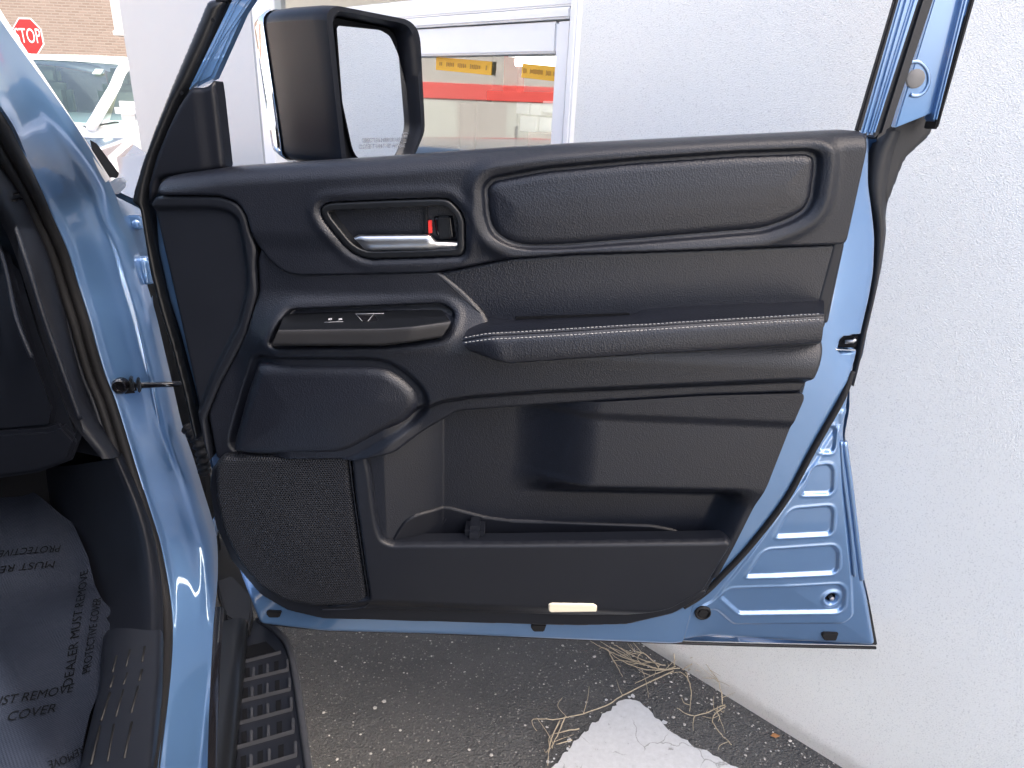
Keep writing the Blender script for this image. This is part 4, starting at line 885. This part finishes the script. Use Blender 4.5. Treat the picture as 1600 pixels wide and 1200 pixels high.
relief('padded_insert', offset_poly(padp, -.0022), lambda A, Z, s: .036+.011*rnd(s, .016)+.004*sst(0, .05, s), RES, M['leather'], trim, .012)
MI = [(676, 428), (722, 419), (800, 403), (900, 396), (1050, 391), (1320, 381), (1299, 480), (1294, 505), (1000, 515), (800, 520), (770, 512), (753, 490)]
relief('fabric_insert', fillet(azl(MI, .03), .004, 3), lambda A, Z, s: .028+.003*rnd(s, .006), RES, M['leather'], trim, .02)
tube('seam_edge', [dp(684, 430, .036), dp(720, 461, .040), dp(752, 491, .045)], .0007, M['grain'], trim, 6)
# corner panel at the hinge side with its raised frame
CPN = [(236, 318), (246, 306), (343, 307), (370, 316), (384, 335), (391, 364), (400, 388), (398, 412), (401, 460), (385, 522), (342, 602), (320, 656), (330, 728), (318, 690), (303, 612), (276, 490), (248, 370)]
CPI = [(200, 324), (330, 323), (358, 328), (374, 342), (380, 370), (388, 420), (389, 450), (376, 505), (335, 585), (312, 645), (270, 640), (200, 420)]
cpi = fillet(azl(CPI, .04), .012, 4)
relief('corner_panel', fillet(azl(CPN, .04), .008, 4), lambda A, Z, s: .040+.003*rnd(s, .006)-.010*sst(-.004, .008, sdp(cpi, A, Z)), RES, M['plastic'], trim, .03)
relief('speaker_pad', offset_poly(spp, -.002), lambda A, Z, s: .052+.022*rnd(s, .022)+.006*sst(0, .08, s)-.006*sst(az(640, 600, .06)[1]+.02, az(640, 700, .06)[1]-.02, Z), RES, M['leather'], trim, .02)
# window switch panel: dark top deck and lighter front face
def drow(pts, n=40): return resample(np.array([dp(*p) for p in pts]), n)
sp = loft('switch_panel', [drow([(447, 490, .034), (560, 486, .034), (690, 484, .034)]), drow([(441, 500, .066), (560, 498, .066), (696, 492, .062)]), drow([(436, 514, .104), (600, 512, .104), (642, 509, .104), (700, 500, .09)]), drow([(436, 516, .107), (600, 514, .107), (644, 511, .107), (703, 502, .092)])], M['semi'], trim)
loft('switch_fascia', smooth_rows([drow([(436, 515, .105), (600, 513, .105), (644, 510, .105), (704, 501, .09)]), drow([(434, 518, .109), (600, 516, .109), (644, 513, .109), (703, 506, .094)]), drow([(428, 532, .107), (600, 532, .107), (640, 529, .107), (694, 521, .094)]), drow([(425, 539, .102), (600, 539, .102), (640, 534, .102), (691, 526, .09)]), drow([(425, 540, .07), (600, 540, .07), (640, 535, .07), (691, 527, .06)])], 3), M['greyplast'], trim)
loft('switch_end', [drow([(690, 484, .034), (709, 497, .08)], 6), drow([(696, 492, .06), (708, 506, .09)], 6), drow([(703, 502, .09), (694, 526, .088)], 6)], M['plastic'], trim)
def deck(px, py): # point on the switch deck
    t = (py-488)/(512-488); return dp(px, py, .037+t*.066)+np.array([0, 0, .0015])
sw = prism('window_switch', [deck(557, 493), deck(600, 492), deck(590, 503), deck(566, 504)], (0, 0, 1), .004, M['gloss'], trim, .001)
for a_, b_ in (((556, 493), (600, 492)), ((556, 493), (566, 504)), ((584, 493), (575, 504))): tube('switch_outline', [deck(*a_)+np.array([0, 0, .001]), deck(*b_)+np.array([0, 0, .001])], .0005, M['mark'], sw, 5)
for x in (516, 532): prism('switch_mark', [deck(x-3, 500)+np.array([0, 0, .001]), deck(x+3, 499)+np.array([0, 0, .001]), deck(x+3, 501.5)+np.array([0, 0, .001]), deck(x-3, 502.5)+np.array([0, 0, .001])], (0, 0, 1), .0004, M['mark'], sw)
tube('switch_mark', [deck(507, 505), deck(536, 504)], .0004, M['mark'], sw, 5)
# armrest
r_back = [(741, 508, .030), (762, 498, .030), (800, 499, .030), (900, 495, .030), (986, 491, .030), (1010, 484, .030), (1100, 477, .030), (1287, 470, .030)]
r_mid = [(730, 516, .075), (762, 508, .075), (800, 507, .075), (900, 503, .075), (986, 499, .075), (1010, 496, .075), (1100, 488, .075), (1288, 479, .075)]
r_top = [(724, 527, .108), (762, 520, .112), (800, 518, .112), (900, 512, .112), (986, 507, .112), (1010, 506, .112), (1100, 500, .112), (1288, 489, .112)]
r_seam = [(723, 534, .113), (764, 527, .119), (800, 525, .119), (900, 519, .119), (986, 513, .119), (1010, 512, .119), (1100, 506, .119), (1288, 495, .119)]
r_fr = [(725, 540, .115), (770, 538, .124), (805, 537, .124), (900, 532, .124), (986, 527, .124), (1010, 525, .124), (1100, 519, .124), (1287, 507, .124)]
r_fl = [(734, 548, .110), (778, 561, .124), (810, 562, .124), (900, 556, .124), (986, 550, .124), (1010, 549, .124), (1100, 544, .124), (1284, 531, .124)]
r_bt = [(744, 552, .10), (786, 566, .113), (815, 566, .113), (900, 560, .113), (986, 555, .113), (1010, 553, .113), (1100, 548, .113), (1280, 536, .113)]
r_bb = [(750, 553, .05), (790, 566, .05), (815, 566, .05), (900, 561, .05), (986, 556, .05), (1010, 554, .05), (1100, 549, .05), (1278, 538, .05)]
def arow(r): return resample(np.array(catmull([dp(*p) for p in r], 8)), 90)
arm_rows = [arow(r) for r in (r_back, r_mid, r_top, r_seam, r_fr, r_fl, r_bt, r_bb)]
ar = smooth_rows(arm_rows, 5)
for k in (14, 15, 16): ar[k] = ar[k]-EN*[.001, .0025, .001][k-14]
arm = loft('armrest', ar, M['leather'], trim)
def endcap(name, k, m_): return mk(name, [r[k] for r in ar], [tuple(range(len(ar)))], m_, trim, False)
endcap('armrest_end', -1, M['soft']); endcap('armrest_end', 0, M['soft'])
# pull slot lip behind the armrest
prism('pull_slot', [dp(806, 496, .036), dp(984, 490, .036), dp(984, 493.5, .036), dp(806, 500, .036)], EN, .006, M['dark'], trim)
V = []; F = []
for ri, off in ((11, .0), (17, .0)):
    L_ = resample(np.array(ar[ri]), 700)
    nrm = np.array([0, 0, 1.])*.75+EN*.66
    for k in range(4, 690, 8):
        p0 = L_[k]+nrm*.0008; p1 = L_[k+5]+nrm*.0008; t = p1-p0; t /= np.linalg.norm(t); sd__ = np.cross(nrm, t)*.0006; b0 = len(V)
        V += [p0-sd__, p1-sd__, p1+sd__, p0+sd__, p0-nrm*.001, p1-nrm*.001]; 
        mid = (p0+p1)/2+nrm*.0007; V += [mid-sd__, mid+sd__]
        F += [(b0, b0+6, b0+7, b0+3), (b0+6, b0+1, b0+2, b0+7), (b0, b0+4, b0+5, b0+1, b0+6)]
o = mk('stitching', V, F, M['thread'], trim, False); o['kind'] = 'stuff'
# lower panel with the recess behind the pocket
LP = [(556, 712), (620, 698), (680, 660), (715, 640), (850, 630), (1100, 615), (1252, 611), (1253, 620), (1197, 750), (1147, 850), (1120, 900), (1000, 925), (600, 925), (570, 800)]
REC = [(590, 690), (660, 646), (903, 640), (905, 767), (1168, 771), (1118, 940), (600, 940)]
lpp = fillet(azl(LP, .05), .006, 3); rec = fillet(azl(REC, .02), .022, 6)
REC2 = azl([(880, 600), (1300, 600), (1180, 768), (905, 768)], .06)
a600, a690 = az(604, 760, .04)[0], az(692, 760, .01)[0]; aB0, aB1 = az(800, 720, .02)[0], az(935, 720, .05)[0]
BL = azl([(800, 764), (905, 766), (1168, 771), (1300, 774)], .045); aR0, aR1 = az(1118, 810, .02)[0], az(1172, 810, .05)[0]
LH = .085
def lp_d(A, Z, s):
    zb = np.interp(A, [p[0] for p in BL], [p[1] for p in BL])
    block = sst(aB0, aB1, A-.35*np.minimum(Z-zb-.03, 0))*sst(-.030, .022, Z-zb)
    rl = np.clip((A-a600)/(a690-a600), 0, 1); rl = .75*rl+.25*rl**4
    right = sst(aR0, aR1, A-.25*(Z-zb))
    rec_ = rl*(1-block)*(1-right)
    zl = az(1000, 655, .06)[1]
    d = .054 - .050*rec_ + .006*sst(zl-.010, zl+.010, Z) + .07*np.clip(zl-Z, 0, .13)*block
    return d
relief('lower_panel', lpp, lp_d, RES, M['grain'], trim, .02)
# pocket tray moulding, divider and its sticker
TRY = [(602, 900), (606, 848), (628, 806), (640, 793), (656, 788), (700, 790), (760, 806), (800, 811), (1018, 819), (1055, 826), (1086, 846), (1094, 900)]
relief('pocket_tray', fillet(azl(TRY, .004), .012, 4), lambda A, Z, s: lp_d(A, Z, s)+.0045*rnd(s, .004), .0025, M['soft'], trim, .01)
box('tray_divider', dp(742, 845, .026), EA, EN, (0, 0, 1), .036, .05, .085, M['plastic'], trim, .009, 4)
prism('sticker', [dp(671, 797, .008), dp(697, 797, .008), dp(699, 822, .008), dp(671, 823, .008)], EN, .001, M['dark'], trim)
for k in range(3): tube('sticker_mark', [dp(683+k*4, 817+k*2, .009), dp(689+k*4, 807+k*2, .009)], .0005, M['plastic'], trim, 4)
PF = [(546, 712), (572, 712), (579, 745), (584, 790), (590, 828), (597, 846), (612, 853), (800, 852), (1122, 848), (1138, 846), (1146, 852), (1100, 927), (1050, 955), (980, 972), (900, 974), (700, 968), (556, 963), (500, 962), (576, 938), (566, 872), (552, 775)]
pfp = fillet(azl(PF, .07), .008, 4)
zlow = az(800, 960, .06)[1]
relief('pocket_front', pfp, lambda A, Z, s: .056+.012*rnd(s, .008)-.016*sst(zlow+.03, zlow-.005, Z)-.004*sst(az(0, 880, .07)[1]-.0, az(800, 890, .07)[1]-.03, Z)*0, RES, M['plastic'], trim, .025)
# speaker grille
GR = [(333, 728), (345, 716), (400, 714), (545, 713), (551, 772), (565, 872), (575, 936), (571, 945), (556, 949), (490, 951), (445, 943), (402, 919), (371, 882), (346, 832), (334, 780)]
grp = fillet(azl(GR, .06), .008, 4)
relief('speaker_grille', grp, lambda A, Z, s: .046+.012*rnd(s, .012)+.004*np.exp(-((A-az(455, 830, .05)[0])**2+(Z-az(455, 830, .05)[1])**2)/.006), RES, M['grille'], trim, .02)
tube('grille_edge', catmull([dp(546, 716, .060), dp(553, 775, .060), dp(567, 872, .060), dp(576, 932, .060), dp(573, 945, .058), dp(556, 951, .058), dp(500, 953, .056)], 6), .0016, M['plastic'], trim, 6)
# skirt: black base behind the lower edge
BS = [(332, 728), (350, 724), (548, 722), (575, 850), (590, 918), (1105, 918), (1102, 928), (1052, 957), (980, 974), (900, 976), (505, 965), (450, 952), (408, 928), (362, 874), (338, 822), (328, 762)]
relief('lower_backing', fillet(azl(BS, .03), .008, 3), lambda A, Z, s: .030+.006*rnd(s, .006), .0025, M['plastic'], trim, .028)
BD = [(1358, 207), (1352, 240), (1299, 482), (1265, 586), (1254, 621), (1198, 751), (1148, 851), (1104, 926), (1080, 936), (1128, 850), (1176, 750), (1230, 620), (1240, 585), (1272, 480), (1320, 300), (1338, 215)]
relief('trim_border', fillet(azl(BD, .03), .004, 3), lambda A, Z, s: .024+.008*rnd(s, .008), .002, M['plastic'], trim, .03)
# courtesy lamp
relief('courtesy_lamp', fillet(azl([(856, 944), (862, 942), (928, 943), (934, 947), (933, 957), (860, 958), (856, 955)], .070), .003, 3), lambda A, Z, s: .063+.008*rnd(s, .004), .001, M['lens'], trim, .01)
# door handle
relief('handle_bezel', offset_poly(hbp, -.0015), lambda A, Z, s: .044+.004*rnd(s, .004)-.030*sst(.011, .015, s), .0016, M['semi'], trim, .02)
prism('handle_cup', [dp(548, 330, .016), dp(665, 322, .016), dp(665, 372, .016), dp(576, 372, .016), (dp(556, 352, .016))], EN, .003, M['dark'], trim)
hr = [drow([(553, 371, .040), (560, 367, .040), (672, 366, .040), (682, 376, .036), (718, 377, .032)], 40),
      drow([(553, 372, .047), (562, 369, .049), (672, 368, .049), (682, 378, .044), (718, 379, .038)], 40),
      drow([(557, 376, .049), (570, 378, .052), (672, 377, .052), (684, 382, .046), (718, 383, .040)], 40),
      drow([(568, 388, .046), (580, 390, .048), (672, 389, .048), (684, 388, .043), (717, 388, .038)], 40),
      drow([(573, 393, .036), (582, 394, .036), (672, 393, .036), (684, 391, .034), (712, 391, .032)], 40)]
loft('handle_lever', smooth_rows(hr, 3), M['satin'], trim)
lk = relief('lock_knob', fillet(azl([(676, 337), (708, 336), (713, 373), (690, 376), (680, 368)], .03), .004, 3), lambda A, Z, s: .020+.012*rnd(s, .006), .0015, M['gloss'], trim, .01)
prism('lock_rib', [dp(683, 339, .036), dp(702, 338, .036), dp(706, 373, .036), dp(686, 374, .036)], EN, .006, M['semi'], trim, .002)
prism('lock_flag', [dp(668.5, 345, .034), dp(674.5, 344, .034), dp(675, 364, .034), dp(669.5, 365, .034)], EN, .006, M['red'], trim, .0005)
prism('handle_rib', [dp(662, 322, .034), dp(667, 322, .034), dp(668, 366, .034), dp(663, 366, .034)], EN, .02, M['semi'], trim, .001)

# ------------------------------------------------------------------ side mirror
m0 = P(530, 150, 1.36); m1 = P(651, 150, 1.53); MX = m1-m0; MX[2] = 0; MX /= np.linalg.norm(MX); MN = np.array([MX[1], -MX[0], 0.])
if MN[1] > 0: MN = -MN
def mfr(x, z, d): return m0*np.array([1, 1, 0])+MX*x+MN*d+np.array([0, 0, z])
def mxz(px, py, d):
    p = PP(px, py, m0+MN*d, MN)-m0*np.array([1, 1, 0]); return (float(np.dot(p, MX)), float(p[2]))
RO = [(507, 22), (516, 10), (528, 8), (640, 30), (653, 42), (658, 60), (665, 205), (646, 248), (630, 258), (545, 262), (533, 256)]
RI = [(525, 34), (533, 22), (628, 42), (637, 50), (641, 66), (653, 200), (640, 246), (628, 256), (556, 258), (545, 250)]
ro = resample(np.array(fillet([mxz(x, y, .03) for x, y in RO], .014, 5)+[fillet([mxz(x, y, .03) for x, y in RO], .014, 5)[0]]), 97)[:-1]
ri_ = fillet([mxz(x, y, .03) for x, y in RI], .012, 5); ri = resample(np.array(ri_+[ri_[0]]), 97)[:-1]
ctr = ro.mean(0)
def ring(poly, d, sc=1.0, sh=(0, 0)): return np.array([mfr(*(ctr+(q-ctr)*sc+np.array(sh)), d) for q in poly]+[mfr(*(ctr+(poly[0]-ctr)*sc+np.array(sh)), d)])
sm_rows = [ring(ri, -.004), ring(ri, .02), ring((ri*.6+ro*.4), .032), ring(ro*.9+ri*.1, .031), ring(ro, .024), ring(ro, .0, 1.01), ring(ro, -.08, 1.01, (.002, 0)), ring(ro, -.13, 1.0, (.006, 0)), ring(ro, -.185, .93, (.012, 0)), ring(ro, -.21, .75, (.016, 0)), ring(ro, -.216, .2, (.016, 0))]
mir = loft('side_mirror', sm_rows, M['soft'], suv, auto=50); mir['label'] = 'black side mirror beyond the open door window'
loft('mirror_cap', [ring(ro, -.146, 1.0, (.007, 0)), ring(ro, -.15, 1.015, (.008, 0)), ring(ro, -.17, .985, (.010, 0)), ring(ro, -.19, .945, (.012, 0)), ring(ro, -.214, .77, (.016, 0)), ring(ro, -.222, .1, (.016, 0))], M['chrome'], mir)
mk('mirror_back', ring(ri*.98+ctr*.02, -.003)[:-1], [tuple(range(96))], M['dark'], mir, False)
GLS = [(526, 40), (594, 47), (609, 56), (621, 82), (651, 197), (648, 208), (637, 245), (628, 249), (566, 250), (556, 244), (550, 230), (535, 160)]
glp = fillet([mxz(x, y, .008) for x, y in GLS], .008, 5)
gl = mk('mirror_glass', [mfr(x, z, .008) for x, z in glp], [tuple(range(len(glp)))], M['mirror'], mir, False)
fixn(gl)
tube('glass_edge', [mfr(x, z, .006) for x, z in glp+glp[:1]], .0022, M['dark'], mir, 6)
tx = lambda px, py: mfr(*mxz(px, py, .009), .009)
tsx = tx(633, 225)-tx(563, 225); tw = np.linalg.norm(tsx)
text('lettering', 'OBJECTS IN MIRROR ARE\nCLOSER THAN THEY APPEAR', tx(598, 224), MX, (0, 0, 1), .0078, M['etch'], mir, tw, lift=.001)
hc = tx(634, 215); hsq = .009
for a_, b_ in (((-1, -1), (1, -1)), ((1, -1), (1, .6)), ((1, .6), (.6, 1)), ((.6, 1), (-.6, 1)), ((-.6, 1), (-1, .6)), ((-1, .6), (-1, -1)), ((-.4, -.3), (-.4, .5)), ((0, -.3), (0, .5)), ((.4, -.3), (.4, .5))):
    tube('heater_icon', [hc+MX*hsq*a_[0]+np.array([0, 0, hsq*a_[1]]), hc+MX*hsq*b_[0]+np.array([0, 0, hsq*b_[1]])], .0006, M['etch'], mir, 4)
tube('mirror_arm', [mfr(.02, 1.30, -.08), mfr(-.03, 1.24, -.08), dp(420, 330, -.06)], .03, M['soft'], mir, 10)

# ------------------------------------------------------------------ dust cover on the cabin floor, with its print
MZ = FZ+.03
MC = [(-300, 760), (40, 800), (118, 838), (140, 880), (148, 915), (160, 938), (174, 950), (172, 958), (165, 964), (173, 974), (171, 1000), (160, 1012), (160, 1045), (155, 1085), (142, 1115), (136, 1140), (130, 1165), (126, 1200), (110, 1300), (-300, 1300)]
mp_ = fillet([tuple(PZ(x, y, MZ)[:2]) for x, y in MC], .01, 3)
def matf(a, z, d): return np.array([a, z, d], float)
fv = CF[:2]
def mat_d(A, Z, s):
    v = A*CF[0]+Z*CF[1]
    return MZ + .004*np.sin(A*21+Z*9)*np.sin(Z*17-A*6)*sst(0, .06, s) + .35*np.clip(v-1.42, 0, 1)**1.3 + .004*np.sin(A*60+Z*35)*sst(.05, .0, s)
mcv = relief('floor_cover', mp_, mat_d, .006, M['cloth'], None, .002, matf)
tag(mcv, 'dark grey woven protective cover printed with black lettering on the cabin floor', 'floor cover')
M['print'] = mat('black_print', (.0025, .003, .004), .8, spec=.05)
def mtext(s, pa, pb, hpx, ):
    a = PZ(*pa, MZ+.012); b_ = PZ(*pb, MZ+.012); ex_ = b_-a; W_ = np.linalg.norm(ex_); ex_ /= W_; ey_ = np.cross(np.array([0, 0, 1.]), ex_)
    t_ = text('print', s, (a+b_)/2, ex_, ey_, hpx*.0014, M['print'], mcv, W_, lift=.002)
    n_ = len(t_.data.vertices); co = np.zeros(n_*3, np.float32); t_.data.vertices.foreach_get('co', co); co = co.reshape(-1, 3)
    co[:, 2] = mat_d(co[:, 0], co[:, 1], np.maximum(sdp(mp_, co[:, 0], co[:, 1]), 0))+.003; t_.data.vertices.foreach_set('co', co.ravel()); t_.data.update()
mtext('DEALER MUST REMOVE', (104, 1064), (132, 890), 11)
mtext('PROTECTIVE COVER', (134, 1046), (152, 930), 10)
mtext('MUST REMOVE', (-30, 1096), (112, 1067), 15)
mtext('COVER', (10, 1114), (86, 1099), 15)
mtext('PROTECTIVE COVER', (96, 863), (-60, 882), 14)
mtext('MUST REMOVE', (86, 882), (-60, 902), 14)
mtext('REMOVE', (130, 1165), (75, 1190), 12)

# ------------------------------------------------------------------ dry weeds and litter at the foot of the wall
def weed(paths, lab):
    b0 = PZ(*paths[0][0][:2], 0)
    r = thing('dry_weed', lab, 'weed', b0, 'dry weeds at the foot of the wall')
    for p in paths:
        pts = []
        for k, q in enumerate(p):
            h = q[2] if len(q) > 2 else .012
            pts.append(PZ(q[0], q[1], h))
        c = catmull(pts, 5); m_ = len(c)
        if len(pts) > 2 and m_ > 8:                  # side wisps
            for j in range(3):
                b_ = c[int(rng.integers(2, m_-2))]; e_ = b_+np.array([*rng.normal(0, .035, 2), abs(rng.normal(0, .008))]); mm = (b_+e_)/2+rng.normal(0, .006, 3); mm[2] = max(mm[2], .006); e_[2] = max(e_[2], .004)
                tube('wisp', catmull([b_, mm, e_], 4), [.0011, .001, .001, .0009, .0008, .0007, .0006, .0005, .0004], M['straw'], r, 4)
        c = [x+rng.normal(0, .0008, 3) for x in c]
        tube('stem', c, [.0019*(1-.6*k/m_) for k in range(m_)], M['straw'], r, 5)
weed([[(1063, 1044), (1024, 1044), (962, 1022), (923, 1002)], [(1034, 1047), (984, 1029), (938, 1002)], [(1050, 1046), (1010, 1046), (975, 1034), (945, 1014)], [(949, 1014), (962, 1037), (973, 1057)], [(1055, 1042), (1024, 1053), (991, 1068)], [(1040, 1040), (1002, 1030), (972, 1014), (955, 1004)], [(1028, 1042), (1006, 1020, .03), (996, 1030, .03), (1008, 1040)]], 'tangle of dry straw at the wall just under the door edge')
weed([[(1052, 1048), (984, 1081), (936, 1107), (875, 1123), (833, 1124), (838, 1142)], [(875, 1125), (860, 1160), (856, 1195)], [(884, 1120), (870, 1150), (862, 1168)], [(893, 1156), (870, 1163)], [(905, 1138), (866, 1146)]], 'long dry stalk lying across the asphalt to the white marking')
weed([[(1133, 1101), (1085, 1118), (1058, 1107)], [(1133, 1103), (1113, 1123), (1127, 1147), (1144, 1164)], [(1129, 1101), (1124, 1068, .05), (1102, 1037, .08)], [(1118, 1110), (1124, 1120), (1122, 1128)]], 'forked dry weed against the white wall, right of the marking tip')
weed([[(1053, 1040), (1054, 1007, .05)], [(1072, 1050), (1080, 1081), (1077, 1112)], [(1066, 1046), (1078, 1040, .03), (1086, 1030, .05), (1078, 1028, .06)], [(1075, 1047), (1092, 1038, .03), (1098, 1046, .02)], [(1090, 1050), (1112, 1058, .03), (1122, 1066, .04)]], 'small upright dry weed curling at the foot of the white wall')
# leaf and gravel
lf = PZ(1211, 1150, .006); lo = mk('fallen_leaf', [lf+np.array(q) for q in ((-.012, 0, 0), (-.003, .007, .004), (.01, .004, .001), (.012, -.002, .003), (0, -.006, 0), (0, 0, .005))], [(0, 1, 5), (1, 2, 5), (2, 3, 5), (3, 4, 5), (4, 0, 5)], M['leaf'], None)
tag(lo, 'small brown dead leaf on the asphalt beside the white wall', 'leaf')
V = []; F = []
ico = [(0, 0, 1), (.9, 0, .3), (.3, .85, .3), (-.7, .5, .3), (-.7, -.5, .3), (.3, -.85, .3), (0, 0, -.4)]
icf = [(0, 1, 2), (0, 2, 3), (0, 3, 4), (0, 4, 5), (0, 5, 1), (6, 2, 1), (6, 3, 2), (6, 4, 3), (6, 5, 4), (6, 1, 5)]
for k in range(1500):
    if k < 900: s_ = rng.uniform(-2.5, 3.0); e_ = abs(rng.normal(0, .09))+.004; p = wpt(s_, 0, e_)
    else: p = np.array([rng.uniform(-.5, 1.0), rng.uniform(.7, 2.2), 0])
    if np.dot(p-WO, WN) < .002: continue
    r_ = abs(rng.normal(0, .0022))+.0012; an = rng.uniform(0, 6.28); b0 = len(V); sc_ = rng.uniform(.7, 1.3, 3)
    for v in ico:
        x, y = v[0]*sc_[0], v[1]*sc_[1]; V.append((p[0]+r_*(x*math.cos(an)-y*math.sin(an)), p[1]+r_*(x*math.sin(an)+y*math.cos(an)), max(.0, r_*(v[2]*.7+.25))))
    F += [tuple(b0+i for i in f_) for f_ in icf]
o = mk('gravel', V, F, M['pebble'], None, False); o['kind'] = 'stuff'; o['label'] = 'fine pale gravel strewn along the foot of the wall'
